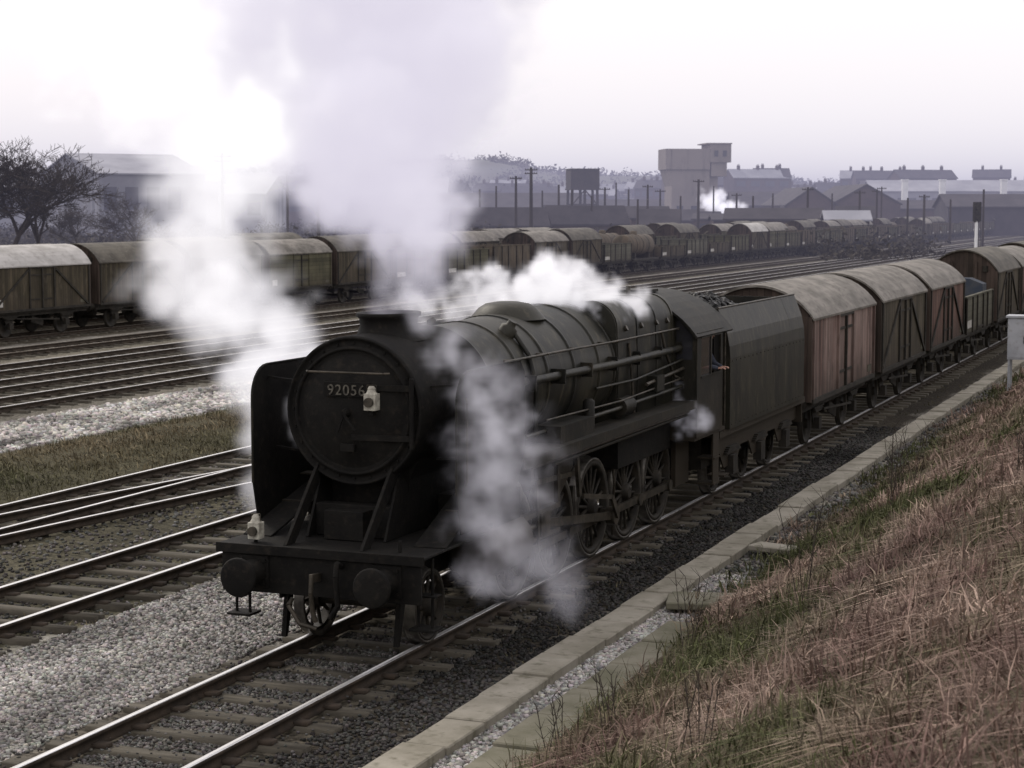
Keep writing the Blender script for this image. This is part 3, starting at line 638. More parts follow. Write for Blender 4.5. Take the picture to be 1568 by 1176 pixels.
# ------------------------------------------------------------------ wagons
def underframe(mb,Lh,wb):
    mb.box(-1.15,1.15,-Lh,Lh,.98,1.12,'iron')
    for sg in (-1,1):
        mb.box(sg*1.0-.04,sg*1.0+.04,-Lh,Lh,.86,1.1,'iron')
        for e in (-1,1):
            y=e*wb
            mb.prism([(y-.45,.95),(y-.12,.45),(y+.12,.45),(y+.45,.95)],'x',sg*.98-.015,sg*.98+.015,'iron')
            mb.box(sg*1.03-.09,sg*1.03+.09,y-.13,y+.13,.36,.62,'iron')
            for k in range(3): mb.beam((sg*1.05,y-.5+.09*k,.86-.045*k),(sg*1.05,y+.5-.09*k,.86-.045*k),.08,.035,'iron')
            mb.lathe((sg*.75,y,.46),'x',[(-.06,.46),(-.03,.49),(0,.46),(.06,.46),(.05,.4),(.02,.38),(.02,.12),(.08,.1)] if sg>0 else [(.06,.46),(.03,.49),(0,.46),(-.06,.46),(-.05,.4),(-.02,.38),(-.02,.12),(-.08,.1)],'wheel',24)
            mb.lathe((sg*.865,e*(Lh+.42),1.0),'y',[(0,.2),(-.03*e,.2),(-.05*e,.08),(-.2*e,.09),(-.42*e,.13)],'iron',14)
        mb.beam((sg*1.12,-wb+.3,.78),(sg*1.12,wb-.6,.62),.03,.05,'iron')
        mb.beam((sg*.95,-.4,.7),(sg*.95,.4,.5),.05,.25,'iron')
    for e in (-1,1): mb.cyl((-.75,e*wb,.46),(.75,e*wb,.46),.07,'wheel'); mb.beam((0,e*Lh,1),(0,e*(Lh+.35),.95),.05,.08,'iron')
def van(L,wall,roofm,diag=True,end='vend',patch=False,h=2.95,top=3.66):
    mb=MB(); Lh=L/2; underframe(mb,Lh,Lh*.56)
    W=1.24
    mb.box(-W,W,-Lh+.03,Lh-.03,1.1,h,wall)
    arc=[(1.3*math.sin(a)/math.sin(.95),h-.03+(top-h)*(math.cos(a)-math.cos(.95))/(1-math.cos(.95))) for a in np.linspace(-.95,.95,15)]
    low=[(x*.995,z-.05) for x,z in arc]
    mb.prism(arc+low[::-1],'y',-Lh-.05,Lh+.05,roofm)
    mb.prism([(-W+.01,h-.05)]+[(x*.95,z-.04) for x,z in arc]+[(W-.01,h-.05)],'y',-Lh+.04,Lh-.04,end)
    for e in (-1,1):
        mb.box(-W+.005,W-.005,min(e*(Lh-.03),e*(Lh-.012)),max(e*(Lh-.03),e*(Lh-.012)),1.12,h,end)
        for x in (-1.2,-.45,.45,1.2): mb.box(x-.05,x+.05,min(e*(Lh-.03),e*(Lh+.05)),max(e*(Lh-.03),e*(Lh+.05)),1.1,h+ (.0 if abs(x)>1 else .35),end)
        for x in (-.8,.8): mb.lathe((x,e*(Lh+.0),3.05),'z',[(-.12,.1),(.1,.1)],'iron',10)
    for sg in (-1,1):
        a,b=(W,W+.05) if sg>0 else (-W-.05,-W)
        for y in (-Lh+.1,-.85,.85,Lh-.1): mb.box(a,b,y-.045,y+.045,1.1,h-.02,'iron' if diag else wall)
        mb.box(a,b+.002,-Lh+.03,Lh-.03,1.06,1.16,'iron')
        mb.box(a,b,-.8,.8,h-.14,h-.05,'iron'); 
        mb.box(min(sg*W,sg*(W+.06)),max(sg*W,sg*(W+.06)),-.04,.04,1.17,h-.15,'iron')
        for z in (1.5,2.5):
            for e in (-1,1): mb.box(min(sg*(W),sg*(W+.025)),max(sg*W,sg*(W+.025)),min(e*.06,e*.75),max(e*.06,e*.75),z,z+.06,'iron')
        if diag:
            for e in (-1,1): mb.beam((sg*(W+.03),e*.95,h-.2),(sg*(W+.03),e*(Lh-.2),1.2),.045,.09,'iron')
        if patch: mb.box(min(sg*W,sg*(W+.012)),max(sg*W,sg*(W+.012)),-Lh+.3,-Lh+.8,1.3,1.6,'white')
        mb.box(min(sg*W,sg*(W+.012)),max(sg*W,sg*(W+.012)),Lh-.75,Lh-.3,1.25,1.42,'gry')
    return mb.mesh('goods_van_mesh')
def openw(L,wall,h,ribs=True,load=None,blue=False):
    mb=MB(); Lh=L/2; underframe(mb,Lh,Lh*.56); W=1.2
    for sg in (-1,1):
        mb.box(min(sg*W,sg*(W-.06)),max(sg*W,sg*(W-.06)),-Lh+.03,Lh-.03,1.1,h,wall)
        ys=(-Lh+.1,-Lh*.55,-.75,.75,Lh*.55,Lh-.1) if ribs else (-Lh+.1,-.8,.8,Lh-.1)
        for y in ys: mb.box(min(sg*W,sg*(W+.05)),max(sg*W,sg*(W+.05)),y-.04,y+.04,1.06,h-.02,'iron')
        mb.box(min(sg*(W-.08),sg*(W+.03)),max(sg*(W-.08),sg*(W+.03)),-Lh+.02,Lh-.02,h-.005,h+.04,wall)
        mb.box(min(sg*W,sg*(W+.012)),max(sg*W,sg*(W+.012)),-Lh+.25,-Lh*.6,1.25,1.5,'white')
        mb.box(min(sg*W,sg*(W+.03)),max(sg*W,sg*(W+.03)),-.7,.7,1.14,1.2,'iron')
    for e in (-1,1):
        mb.box(-W,W,min(e*(Lh-.03),e*(Lh-.09)),max(e*(Lh-.03),e*(Lh-.09)),1.1,h,wall)
        for x in (-.5,.5): mb.box(x-.05,x+.05,min(e*(Lh-.03),e*(Lh+.04)),max(e*(Lh-.03),e*(Lh+.04)),1.06,h,'iron')
    mb.box(-W+.07,W-.07,-Lh+.1,Lh-.1,1.1,1.3 if not load else h-.15,'coal' if load else wall)
    if blue: mb.prism([(-1.0,1.3),(-1.0,h+.25),(-.5,h+.45),(.5,h+.45),(1.0,h+.25),(1.0,1.3)],'y',2.2,Lh-.3,'blue')
    return mb.mesh('open_wagon_mesh')
def tankw(L):
    mb=MB(); Lh=L/2; underframe(mb,Lh,Lh*.56)
    mb.lathe((0,0,2.2),'y',[(-Lh+.2,0),(-Lh+.23,.6),(-Lh+.33,.85),(-Lh+.42,.9),(Lh-.42,.9),(Lh-.33,.85),(Lh-.23,.6),(Lh-.2,0)],'steel',28)
    for y in (-1.6,0,1.6): mb.lathe((0,0,2.2),'y',[(y-.04,.88),(y-.04,.915),(y+.04,.915),(y+.04,.88)],'iron',28)
    mb.lathe((0,0,3.05),'z',[(0,.3),(.3,.3),(.33,.15),(.36,0)],'steel',16)
    for y in (-1.9,1.9): mb.box(-.8,.8,y-.15,y+.15,1.1,1.6,'iron')
    return mb.mesh('tank_wagon_mesh')
Lw=6.9
protos={'vp':van(7.1,'pink','roof',False),'vb':van(Lw,'baux','roof',True),'vd':van(Lw,'brn','roofw',True,patch=True,top=3.78),'vd2':van(Lw,'brn','roofd',True,top=3.78),'vm':van(Lw,'brn','roof',True),
 'vg':van(Lw,'olive','roof',False,patch=True),'o1':openw(Lw,'gry',2.45),'o2':openw(Lw,'olive',2.6,load=True),'o3':openw(Lw,'steel',2.75),'o4':openw(Lw,'brn',2.0,False),'ob':openw(Lw,'gry',2.3,blue=True),'tk':tankw(Lw),'vb2':van(Lw,'brn','roof',True)}
names={'v':'goods_van','o':'open_wagon','t':'tank_wagon'}
def wagon(key,x,y,z=0):
    o=bpy.data.objects.new(names[key[0]],protos[key]); scene.collection.objects.link(o); o.location=(x,y,z); return o
y=24.5
for i,k in enumerate(['vp','vb2','vb','ob','vd2','vb','vd2','vm','vb','vd2','vb','vd2','vg','vb']):
    wagon(k,0,y); y+=7.75 if i else 8.0
y=38.5
front=['vd2','vd','vd2','vd2','vg','vd2','o3','o2','o3','vm','vd2','o1','tk','o4','o1','o4','o2','vd','vg','o2','o3','o1','o2','o3']
for k in front: wagon(k,-38,y); y+=7.6
r2=random.Random(3)
while y<360: wagon(r2.choice(['o1','o2','o3','o1','o3','vm','o2']),-38,y); y+=7.6
y=36.
while y<330: 
    wagon(r2.choice(['vd2','vm','o3','vd2','tk','o2','vg']),-42.5,y); y+=7.6
y=60.
while y<400: 
    if r2.random()<.85: wagon(r2.choice(['o3','vd2','o2','o1','vm']),-47,y)
    y+=7.7

# ------------------------------------------------------------------ lineside
mb=MB(); mb.box(-.45,.45,-.3,.3,.45,1.6,'cab'); mb.box(-.5,.5,-.35,.35,1.6,1.66,'cab'); mb.box(-.43,.43,-.312,-.302,.5,1.55,'cab')
for a in (-.4,.4):
    for b in (-.25,.25): mb.box(a-.03,a+.03,b-.03,b+.03,-.8,.45,'cab')
mb.box(-.02,.0,-.335,-.313,.9,1.1,'iron'); mb.obj('relay_cabinet',loc=(4.30,34,.7),bevel=.01)
p=P(1490,390,195); mb=MB()
mb.cyl((0,0,-.3),(0,0,4.1),.16,'stack',12); mb.box(-.3,.3,-.15,.15,4.0,5.9,'iron'); mb.box(-.45,.45,-.18,-.15,4.1,6.1,'iron')
for z in (4.5,5.0,5.5): mb.lathe((0,-.2,z),'y',[(-.25,.16),(0,.16)],'iron',12)
mb.beam((.3,.2,0),(.3,.2,5),.05,.05,'iron'); mb.beam((.5,.2,0),(.5,.2,5),.05,.05,'iron')
mb.obj('railway_signal',loc=(p.x,p.y,GZ),rz=YAW)
def pole(px,top,d,arms=2,th=1.0):
    p=P(px,top,d); h=p.z-GZ; mb=MB(); mb.cyl((0,0,-.5),(0,0,h),.2*th,'wood',8,.14*th)
    for k in range(arms):
        mb.beam((-.9,0,h-.35-.5*k),(.9,0,h-.35-.5*k),.1,.14,'wood')
        for x in (-.8,-.45,.45,.8): mb.cyl((x,0,h-.3-.5*k),(x,0,h-.12-.5*k),.05,'wood',6)
    mb.obj('telegraph_pole',loc=(p.x,p.y,GZ),rz=YAW+random.uniform(-.4,.4))
for a in ((345,235,190,2),(490,296,170,1),(813,257,260,2,1.5),(790,270,270,1,1.2),(1067,275,300,1,1.3),(1233,287,280,1,1.2),(1312,292,290,1,1.2),(1125,296,320,1,1.2),(443,262,240,1),(990,283,300,1,1.2),(925,287,320,1,1.2),(1338,290,300,1),(1410,298,280,1,1.2),(961,290,320,0,1.1),(855,283,300,0,1.2),(1009,290,310,1),(942,280,340,0),(1345,286,330,1),(735,290,280,0),(1180,296,330,0),(1270,296,330,0),(1090,285,360,0),(875,290,290,0,1.2),(1500,290,260,0),(1040,300,300,0),(760,285,300,0),(830,292,320,0),(905,300,280,0),(975,305,260,0),(1150,300,280,0),(1385,303,270,0),(1450,305,280,0)): pole(*a)

# ------------------------------------------------------------------ background structures
def building(name,px,d,w,dep,eave,ridge,wm,rm,rz=0,windows=0,alongx=True,chim=0,z=0):
    p=P(px,318,d); e=empty(name,(p.x,p.y,GZ+z),YAW+rz)
    a,b=w/2,dep/2; mb=MB()
    if alongx: mb.prism([(-b,0),(-b,eave),(0,ridge),(b,eave),(b,0)],'x',-a,a,wm)
    else: mb.prism([(-a,0),(-a,eave),(0,ridge),(a,eave),(a,0)],'y',-b,b,wm)
    mb.obj('walls',e)
    mb=MB(); t=.25; o=.4
    if alongx: 
        mb.prism([(-b-o,eave-.1),(0,ridge+.1),(0,ridge+.1+t),(-b-o,eave-.1+t)],'x',-a-o,a+o,rm); mb.prism([(b+o,eave-.1),(0,ridge+.1),(0,ridge+.1+t),(b+o,eave-.1+t)],'x',-a-o,a+o,rm)
    else:
        mb.prism([(-a-o,eave-.1),(0,ridge+.1),(0,ridge+.1+t),(-a-o,eave-.1+t)],'y',-b-o,b+o,rm); mb.prism([(a+o,eave-.1),(0,ridge+.1),(0,ridge+.1+t),(a+o,eave-.1+t)],'y',-b-o,b+o,rm)
    mb.obj('roof',e)
    if chim:
        mb=MB()
        for k in range(chim):
            x=-a+w*(k+.5)/chim; mb.box(x-.5,x+.5,-.4,.4,ridge-.5,ridge+1.6,'brick')
            for c in (-.25,.25): mb.cyl((x+c,0,ridge+1.6),(x+c,0,ridge+2.1),.14,'brick',6)
        mb.obj('chimneys',e)
    if windows:
        mb=MB()
        for k in range(windows):
            x=-a+w*(k+.5)/windows; ww=w/windows*.3
            mb.box(x-ww,x+ww,-b-.06,-b+.05,eave*.45,eave*.8,'win'); mb.box(x-ww-.1,x+ww+.1,-b-.1,-b+.05,eave*.45-.25,eave*.45-.02,wm)
        mb.obj('windows',e)
    return e
building('industrial_shed',190,350,20,34,11.5,15.2,'shedw','shedr',rz=.55,windows=5,alongx=True)
building('industrial_shed',250,370,24,22,10.5,13.6,'shedw','shedr',rz=.1,windows=6)
building('industrial_shed',30,400,24,30,9.5,13.6,'shedw','shedr',rz=.3,windows=4)
building('industrial_shed',330,430,30,24,8.5,12.5,'shedw','shedr',rz=-.1,windows=6)
building('workshop',420,520,40,20,10,14,'brick','sroof',windows=8)
building('workshop',560,560,50,24,9,14,'brick','shedr',windows=8)
building('engine_shed',1218,430,11,40,6.0,9.8,'brick','sroof',alongx=False)
building('engine_shed',1297,430,15,40,6.2,10.4,'brick','sroof',alongx=False)
building('engine_shed',1520,370,22,12,5.6,7.9,'sroof','sroof')
building('engine_shed',1412,420,16,12,5.2,6.9,'brick','sroof')
building('goods_warehouse',1460,640,62,20,11,14.6,'shedw','shedr',windows=16)
building('goods_warehouse',1375,680,30,20,12,15,'shedw','sroof',windows=8)
building('brick_workshop',1160,500,16,18,6,9.5,'brick','sroof',windows=3)
building('brick_workshop',740,480,50,18,5.5,9,'brick','sroof',windows=7)
building('brick_workshop',960,520,30,14,4.5,7.5,'brick','sroof',windows=5)
hr=random.Random(11)
for k in range(22):
    building('yard_hut',hr.uniform(690,1400),hr.uniform(270,420),hr.uniform(4,14),5,hr.uniform(2.4,3.8),hr.uniform(3.9,5.8),'brick','sroof' if hr.random()<.95 else 'shedr',rz=hr.uniform(-.3,.3),windows=2)
for k in range(100):
    px=hr.uniform(690,1600) if k%3 else hr.uniform(-20,700); d=hr.uniform(690,880)
    building('terraced_house',px,d,hr.uniform(9,26),8,5.5,8.5,'brick',hr.choice(['sroof','sroof','shedr']),rz=hr.uniform(-.5,.5),windows=4,z=hr.uniform(0,12),chim=hr.choice([2,3]))
for px in (1380,1437,1530):
    p=P(px,318,600); mb=MB(); mb.box(-.9,.9,-.9,.9,0,14.2,'stack'); mb.box(-1.1,1.1,-1.1,1.1,14.2,14.6,'stack'); mb.obj('ventilation_stack',loc=(p.x,p.y,GZ),rz=YAW)
p=P(1058,318,480); e=empty('coaling_tower',(p.x,p.y,GZ),YAW+.12); u=480/2838
mb=MB()
mb.box(-50*u*.95,20*u,-5,5,15.2,20.4,'towerc')
mb.prism([(-38*u,0),(-38*u,11),(-48*u*.95,15.2),(20*u,15.2),(20*u,0)],'y',-4.5,4.5,'towerc')
mb.box(20*u,52*u,-5.2,5.2,17.0,21.6,'towerc'); mb.box(22*u,46*u,-4.8,4.8,13.5,17.0,'towerc'); mb.box(20*u,34*u,-3.5,3.5,0,13.5,'towerc')
mb.box(14*u,53*u,-5.4,5.4,21.6,21.9,'towerc')
mb.obj('concrete_bunkers',e)
mb=MB()
for x in (-40,-15,10): mb.box(x*u,(x+2)*u,-5.08,-4.9,15.4,20.2,'towerc')
mb.box(-30*u,-20*u,-4.6,-4.4,0,6,'win'); mb.box(-8*u,2*u,-4.6,-4.4,0,6,'win'); mb.box(26*u,32*u,-5.3,-5.1,18.5,20,'win'); mb.box(39*u,45*u,-5.3,-5.1,18.5,20,'win')
mb.obj('openings_and_ribs',e)
p=P(891,318,400); e=empty('water_tower',(p.x,p.y,GZ),YAW+.15); mb=MB(); u=400/2838
mb.box(-22*u,22*u,-3,3,9.6,13.6,'tank'); mb.box(-23*u,23*u,-3.2,3.2,13.6,13.8,'tank'); mb.box(-23*u,23*u,-3.2,3.2,9.3,9.6,'tank')
for k in range(-2,3): mb.box(k*9*u-.08,k*9*u+.08,-3.1,-3.0,9.7,13.5,'tank')
for x in (-19*u,0,19*u):
    for y_ in (-2.6,2.6): mb.beam((x*1.1,y_,0),(x,y_,9.4),.5,.5,'tank')
for z in (3,6.2):
    for y_ in (-2.6,2.6): mb.beam((-20*u,y_,z),(20*u,y_,z),.3,.3,'tank')
for a,b in (((-19*u,6.2),(0,9.3)),((0,9.3),(19*u,6.2)),((-19*u,3),(0,6.2)),((0,6.2),(19*u,3)),((-19*u,6.2),(0,3)),((0,3),(19*u,6.2))): mb.beam((a[0],-2.7,a[1]),(b[0],-2.7,b[1]),.25,.25,'tank')
mb.obj('tank_and_trestle',e)

def bare_tree(loc,h,seed,name='bare_tree'):
    r=random.Random(seed); mb=MB()
    def br(p,d,L,rad,lv):
        seg=3; q=p
        for k in range(seg):
            d=(d+Vector((r.gauss(0,.12),r.gauss(0,.12),r.gauss(.02,.06)))).normalized(); q2=q+d*L/seg
            mb.cyl(q,q2,rad*(1-.25*k/seg),'bark',6 if lv<2 else 3,rad*(1-.25*(k+1)/seg)); q=q2
            if 0<lv<6 and r.random()<.4:
                nd=(d+Vector((r.gauss(0,.7),r.gauss(0,.7),r.gauss(.05,.3)))).normalized(); br(q,nd,L*.62,max(.006,rad*.45),lv+1)
        if lv<7:
            for k in range(4 if lv<1 else 2):
                nd=(d+Vector((r.gauss(0,.5),r.gauss(0,.5),r.gauss(.02,.2)))).normalized(); br(q,nd,L*r.uniform(.68,.86),max(.006,rad*.62),lv+1)
    br(Vector((0,0,0)),Vector((0,0,1)),1.0,.065,0)
    zm=max(v[2] for v in mb.v); s_=h/zm
    mb.v=[(v[0]*s_*1.15,v[1]*s_*1.15,v[2]*s_) for v in mb.v]
    return mb.obj(name,loc=loc)
for px,d,h,s_ in ((18,150,11.4,3),(82,152,10.6,5),(-40,148,10.8,9),(215,190,7.2,12),(130,180,6,17)):
    p=P(px,318,d); bare_tree((p.x,p.y,GZ),h,s_)
def clumps(name,items,c,size):
    Vl=[];Cl=[]
    for (x,y,z,rx,rz_,n) in items:
        q=rng.normal(0,1,(n,3)); q/=np.linalg.norm(q,axis=1)[:,None]; q*=(rng.random(n)**.45)[:,None]
        lump=1+.25*np.sin(q[:,0]*5+x)+.2*np.sin(q[:,1]*6+y)
        cx=x+q[:,0]*rx*lump; cy=y+q[:,1]*rx*lump; cz=z+np.abs(q[:,2]+.3)*rz_*lump
        ctr=np.stack([cx,cy,cz],1)
        a=rng.normal(0,1,(n,3)); a/=np.linalg.norm(a,axis=1)[:,None]; b=np.cross(a,rng.normal(0,1,(n,3))); b/=np.linalg.norm(b,axis=1)[:,None]
        s_=size*rng.uniform(.5,1.4,n)[:,None]
        Vl.append(np.stack([ctr-a*s_-b*s_*.3,ctr+a*s_-b*s_*.3,ctr+a*s_*.6+b*s_*.5,ctr-a*s_*.7+b*s_*.5],1))
        Cl.append(np.repeat(np.array(c)[None]*rng.uniform(.6,1.5,n)[:,None],4,0))
    V=np.concatenate(Vl).reshape(-1,3); F=np.arange(len(V)).reshape(-1,4)
    return np_quads(name,V,F,MAT_ATTR,col=np.concatenate(Cl))
it=[]
for k in range(260):
    p=P(rng.uniform(-60,1400),318,rng.uniform(190,420)); it.append((p.x,p.y,GZ,rng.uniform(2,6),rng.uniform(.8,2.4),260))
clumps('scrub_thicket',it,(.045,.038,.028),.28)
def hill_h(b,d):
    x=b
    pts=[(-300,18),(0,24),(120,26),(300,28),(450,33),(560,36),(690,38),(740,39),(790,35),(830,30),(960,28),(1100,26),(1200,24),(1330,20),(1450,17),(1600,16),(1900,14)]
    for (a,ha),(c,hc) in zip(pts[:-1],pts[1:]):
        if a<=x<=c: return ha+(hc-ha)*(x-a)/(c-a)
    return 14
it=[]
for k in range(620):
    b=rng.uniform(-100,1700); d=rng.uniform(820,1150); p=P(b,318,d); it.append((p.x,p.y,hill_h(b,d)*(d-700)/420*.85-2,rng.uniform(8,18),rng.uniform(2.5,5),240))
clumps('distant_woodland',it,(.11,.10,.095),.9)
vs=[];bl=list(range(-700,2600,30)); dl=[650,720,800,880,960,1040,1120,1300,1700]
for d in dl:
    for b in bl:
        p=P(b,318,d); f_=max(0,min(1,(d-700)/420)); f_=f_*f_*(3-2*f_); hh=hill_h(min(max(b,-300),1900),d)*f_*.9+1.5*noise.noise(Vector((b*.02,d*.01,0)))*f_
        vs.append((p.x,p.y,GZ-.5+hh))
nb=len(bl); fs=[(j*nb+i,j*nb+i+1,(j+1)*nb+i+1,(j+1)*nb+i) for j in range(len(dl)-1) for i in range(nb-1)]
M['hill']=mat('hillside',(.11,.115,.09),(.09,.085,.07),.02,rough=.95,bump=0)
mb=MB(); mb.add(vs,fs,'hill',True); mb.obj('hills')

# ------------------------------------------------------------------ haze: convex volume beyond the sidings, its own emission standing in for scattered light
def haze(name,SG,colr,ztop,poly):
    hz=bpy.data.materials.new(name+'_glowing_air'); hz.use_nodes=True; nt=hz.node_tree; nt.nodes.remove(nt.nodes['Principled BSDF'])
    ab=_n(nt,'ShaderNodeVolumeAbsorption'); ab.inputs[0].default_value=(0,0,0,1); ab.inputs['Density'].default_value=SG
    em=_n(nt,'ShaderNodeEmission'); em.inputs[0].default_value=(*colr,1); em.inputs[1].default_value=SG
    ad=_n(nt,'ShaderNodeAddShader'); nt.links.new(ab.outputs[0],ad.inputs[0]); nt.links.new(em.outputs[0],ad.inputs[1]); nt.links.new(ad.outputs[0],nt.nodes['Material Output'].inputs['Volume'])
    M[name]=hz
    mb=MB(); mb.prism(poly,'z',-.6,ztop,name); mb.obj(name)
haze('haze',.00085,(.43,.42,.585),26,[(-2600,-1688),(200,230),(2600,2600),(-2600,2600)])

# ------------------------------------------------------------------ steam
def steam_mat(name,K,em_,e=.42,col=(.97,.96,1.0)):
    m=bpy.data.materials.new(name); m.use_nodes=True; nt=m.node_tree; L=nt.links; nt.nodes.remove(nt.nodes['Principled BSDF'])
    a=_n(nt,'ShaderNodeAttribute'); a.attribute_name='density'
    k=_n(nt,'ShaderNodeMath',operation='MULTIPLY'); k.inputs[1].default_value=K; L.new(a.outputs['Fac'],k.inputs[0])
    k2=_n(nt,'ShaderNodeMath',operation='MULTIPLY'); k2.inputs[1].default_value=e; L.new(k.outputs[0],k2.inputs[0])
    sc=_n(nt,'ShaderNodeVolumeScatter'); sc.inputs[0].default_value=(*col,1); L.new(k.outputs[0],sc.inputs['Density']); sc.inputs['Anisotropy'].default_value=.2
    em=_n(nt,'ShaderNodeEmission'); em.inputs[0].default_value=(*em_,1); L.new(k2.outputs[0],em.inputs[1])  # steam glows by itself, in place of light scattered repeatedly inside it
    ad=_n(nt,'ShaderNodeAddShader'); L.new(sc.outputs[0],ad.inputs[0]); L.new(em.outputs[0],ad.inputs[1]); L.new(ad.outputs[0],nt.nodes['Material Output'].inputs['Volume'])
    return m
def steam(name,path,vox,K,ns=1.0,amp=1.5,w=.5,jit=.35,emc=(.9,.87,1.0),e=.42,per=10,lo=.12):
    pts=[];R=[];D=[]
    for (p,r,d),(p2,r2_,d2) in zip(path[:-1],path[1:]):
        for k in range(per):
            t=k/per; rr=r+(r2_-r)*t; q=p.lerp(p2,t)+Vector(rng.normal(0,1,3))*rr*jit
            pts.append(q);R.append(rr*rng.uniform(.75,1.15));D.append(d+(d2-d)*t)
    me=bpy.data.meshes.new(name); me.from_pydata([tuple(q) for q in pts],[],[])
    a=me.attributes.new('rad','FLOAT','POINT'); a.data.foreach_set('value',R)
    a=me.attributes.new('dens','FLOAT','POINT'); a.data.foreach_set('value',D)
    o=bpy.data.objects.new(name,me); scene.collection.objects.link(o)
    A=np.array([tuple(q) for q in pts]); Rm=np.array(R)[:,None]
    mn=(A-Rm*1.5).min(0); mx=(A+Rm*1.5).max(0); res=[int(max(8,(mx[i]-mn[i])/vox)) for i in range(3)]
    ng=bpy.data.node_groups.new(name,'GeometryNodeTree'); ng.interface.new_socket('Geometry',in_out='INPUT',socket_type='NodeSocketGeometry'); ng.interface.new_socket('Geometry',in_out='OUTPUT',socket_type='NodeSocketGeometry')
    L=ng.links; gi=ng.nodes.new('NodeGroupInput'); go=ng.nodes.new('NodeGroupOutput')
    pr=ng.nodes.new('GeometryNodeProximity'); pr.target_element='POINTS'; L.new(gi.outputs[0],pr.inputs[0])
    sn=ng.nodes.new('GeometryNodeSampleNearest'); sn.domain='POINT'; L.new(gi.outputs[0],sn.inputs[0])
    def samp(nm):
        na=ng.nodes.new('GeometryNodeInputNamedAttribute'); na.data_type='FLOAT'; na.inputs[0].default_value=nm
        si=ng.nodes.new('GeometryNodeSampleIndex'); si.data_type='FLOAT'; si.domain='POINT'; L.new(gi.outputs[0],si.inputs[0]); L.new(na.outputs[0],si.inputs['Value']); L.new(sn.outputs[0],si.inputs['Index']); return si.outputs[0]
    def mth(op,a,b):
        q=ng.nodes.new('ShaderNodeMath'); q.operation=op
        for i,s in enumerate((a,b)):
            if isinstance(s,(int,float)): q.inputs[i].default_value=s
            else: L.new(s,q.inputs[i])
        return q.outputs[0]
    nz=ng.nodes.new('ShaderNodeTexNoise'); nz.inputs['Scale'].default_value=ns; nz.inputs['Detail'].default_value=5; nz.inputs['Roughness'].default_value=.6; nz.inputs['Distortion'].default_value=.6
    pos=ng.nodes.new('GeometryNodeInputPosition'); L.new(pos.outputs[0],nz.inputs['Vector'])
    t=mth('ADD',mth('SUBTRACT',1,mth('DIVIDE',pr.outputs['Distance'],samp('rad'))),mth('MULTIPLY',mth('SUBTRACT',nz.outputs[0],.5),amp*2))
    mr=ng.nodes.new('ShaderNodeMapRange'); mr.interpolation_type='SMOOTHSTEP'; L.new(t,mr.inputs[0]); mr.inputs[1].default_value=lo; mr.inputs[2].default_value=lo+w
    den=mth('MULTIPLY',mr.outputs[0],samp('dens'))
    vc=ng.nodes.new('GeometryNodeVolumeCube'); L.new(den,vc.inputs['Density']); vc.inputs['Min'].default_value=tuple(mn); vc.inputs['Max'].default_value=tuple(mx)
    for i,c in enumerate('XYZ'): vc.inputs['Resolution '+c].default_value=res[i]
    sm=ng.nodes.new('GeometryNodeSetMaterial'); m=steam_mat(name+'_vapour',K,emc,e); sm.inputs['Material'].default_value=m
    L.new(vc.outputs[0],sm.inputs[0]); L.new(sm.outputs[0],go.inputs[0])
    md=o.modifiers.new('gn','NODES'); md.node_group=ng
    me.materials.append(m)
    return o
ex=[(Vector((0,2.35,4.05)),.26,.25),(P(626,430,23.2),.34,.28),(P(622,380,23.4),.45,.4),(P(618,325,23.8),.72,.9),(P(612,260,24.2),.92,1),(P(600,170,24.6),1.0,.9),(P(585,80,25),1.15,.85),(P(560,-30,25.5),1.4,.8),(P(530,-150,26),1.8,.8)]
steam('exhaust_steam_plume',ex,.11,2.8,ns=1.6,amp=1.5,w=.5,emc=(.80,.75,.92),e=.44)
cy=[(P(395,825,23.7),.12,.5),(P(392,740,23.8),.18,.6),(P(430,640,24.0),.35,.8),(P(428,570,24.2),.45,1),(P(410,520,24.4),.5,.9),(P(365,460,24.8),.55,.7),(P(318,400,25),.62,.5),(P(310,330,25.4),.7,.42),(P(345,240,25.8),.95,.45),(P(350,150,26.2),1.25,.5),(P(310,60,26.8),1.5,.45),(P(250,-60,27.4),1.9,.45)]
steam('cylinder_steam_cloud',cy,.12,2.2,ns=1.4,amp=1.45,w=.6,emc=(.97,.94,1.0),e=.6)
ns_=[(P(640,470,22.6),.18,.5),(P(668,520,22.2),.18,.7),(P(712,560,21.9),.24,.55),(P(755,610,21.8),.36,.5),(P(785,680,21.7),.46,.5),(P(770,760,21.6),.46,.4),(P(790,820,21.6),.52,.32),(P(840,870,21.9),.42,.25),(P(760,880,21.5),.34,.32),(P(715,905,21.3),.13,.9)]
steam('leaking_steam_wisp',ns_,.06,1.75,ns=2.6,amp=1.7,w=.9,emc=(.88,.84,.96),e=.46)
sf=[(P(990,465,29.5),.15,.9),(P(950,452,29.3),.25,.9),(P(890,447,28.8),.3,1),(P(835,440,28.4),.36,1),(P(770,448,28),.33,.8),(P(700,460,27.8),.28,.45),(P(620,470,27.5),.25,.25)]
steam('safety_valve_steam',sf,.065,4.2,ns=2.8,amp=1.8,w=.65,emc=(.95,.92,1.0),e=.5)
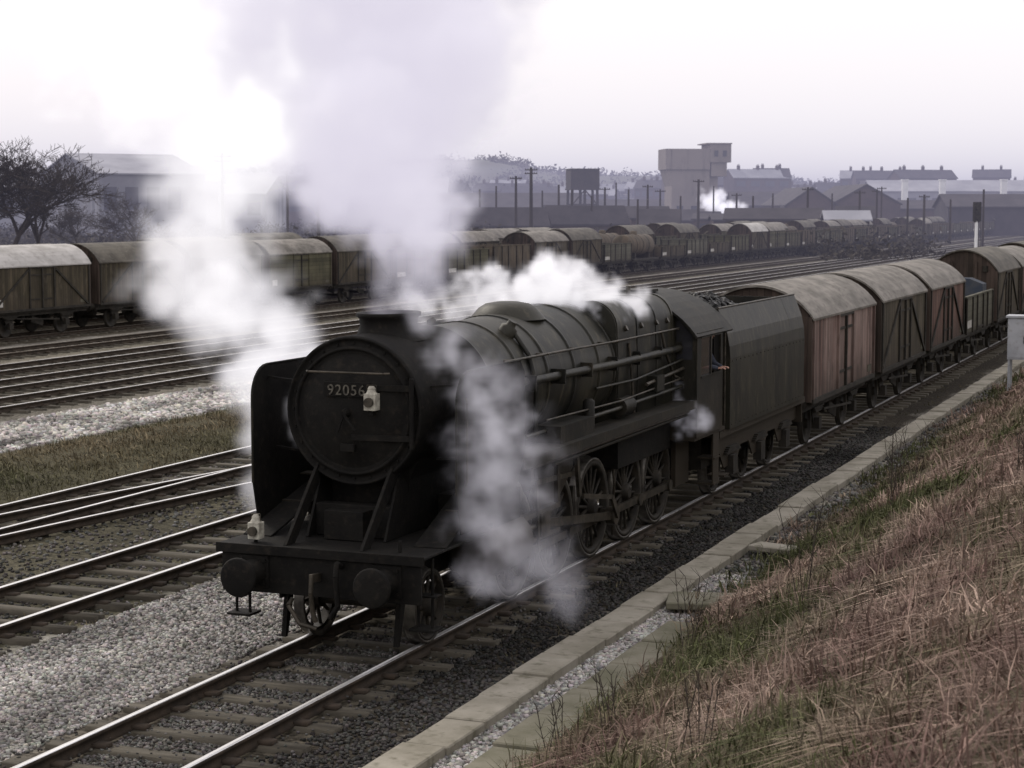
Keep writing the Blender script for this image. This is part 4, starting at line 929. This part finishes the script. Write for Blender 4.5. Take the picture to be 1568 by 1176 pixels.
steam('injector_steam',[(P(1045,570,31.5),.09,.5),(P(1038,610,31.3),.13,.5),(P(1050,645,31.2),.18,.8),(P(1085,638,31.2),.15,.6),(P(1045,668,31.1),.12,.5)],.05,3.0,ns=3,amp=1.7,w=.8,e=.42)
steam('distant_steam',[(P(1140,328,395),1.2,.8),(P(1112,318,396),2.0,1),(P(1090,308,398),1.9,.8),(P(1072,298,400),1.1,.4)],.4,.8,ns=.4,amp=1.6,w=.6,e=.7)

# ------------------------------------------------------------------ light
SE=math.radians(42); 
sd=Vector((-.75,.45,0)).normalized()
w=bpy.data.worlds.new('World'); scene.world=w; w.use_nodes=True; nt=w.node_tree; bg=nt.nodes['Background']
sk=_n(nt,'ShaderNodeTexSky'); sk.sky_type='NISHITA'; sk.sun_disc=False; sk.sun_elevation=SE; sk.sun_rotation=math.atan2(sd.x,sd.y); sk.dust_density=6; sk.air_density=1.5
mu=_n(nt,'ShaderNodeVectorMath',operation='SCALE'); mu.inputs['Scale'].default_value=.12; nt.links.new(sk.outputs[0],mu.inputs[0])
mx=_n(nt,'ShaderNodeMix',data_type='RGBA'); mx.inputs[0].default_value=.9; nt.links.new(mu.outputs[0],mx.inputs[6]); mx.inputs[7].default_value=(1.17,1.125,1.15,1)
nt.links.new(mx.outputs[2],bg.inputs[0]); bg.inputs[1].default_value=1.0
sl=bpy.data.lights.new('sun','SUN'); sl.energy=1.5; sl.angle=math.radians(12); sl.color=(1,.93,.82)
so=bpy.data.objects.new('sun',sl); scene.collection.objects.link(so)
dirv=Vector((sd.x*math.cos(SE),sd.y*math.cos(SE),math.sin(SE))); so.rotation_euler=dirv.to_track_quat('Z','Y').to_euler()
# ------------------------------------------------------------------ camera
cd=bpy.data.cameras.new('camera'); co=bpy.data.objects.new('camera',cd); scene.collection.objects.link(co)
co.location=EYE; co.rotation_euler=(math.pi/2-PITCH,0,YAW); cd.sensor_width=36; cd.lens=65.4; cd.clip_end=12000
cd.dof.use_dof=True; cd.dof.focus_distance=24; cd.dof.aperture_fstop=4.5
scene.camera=co
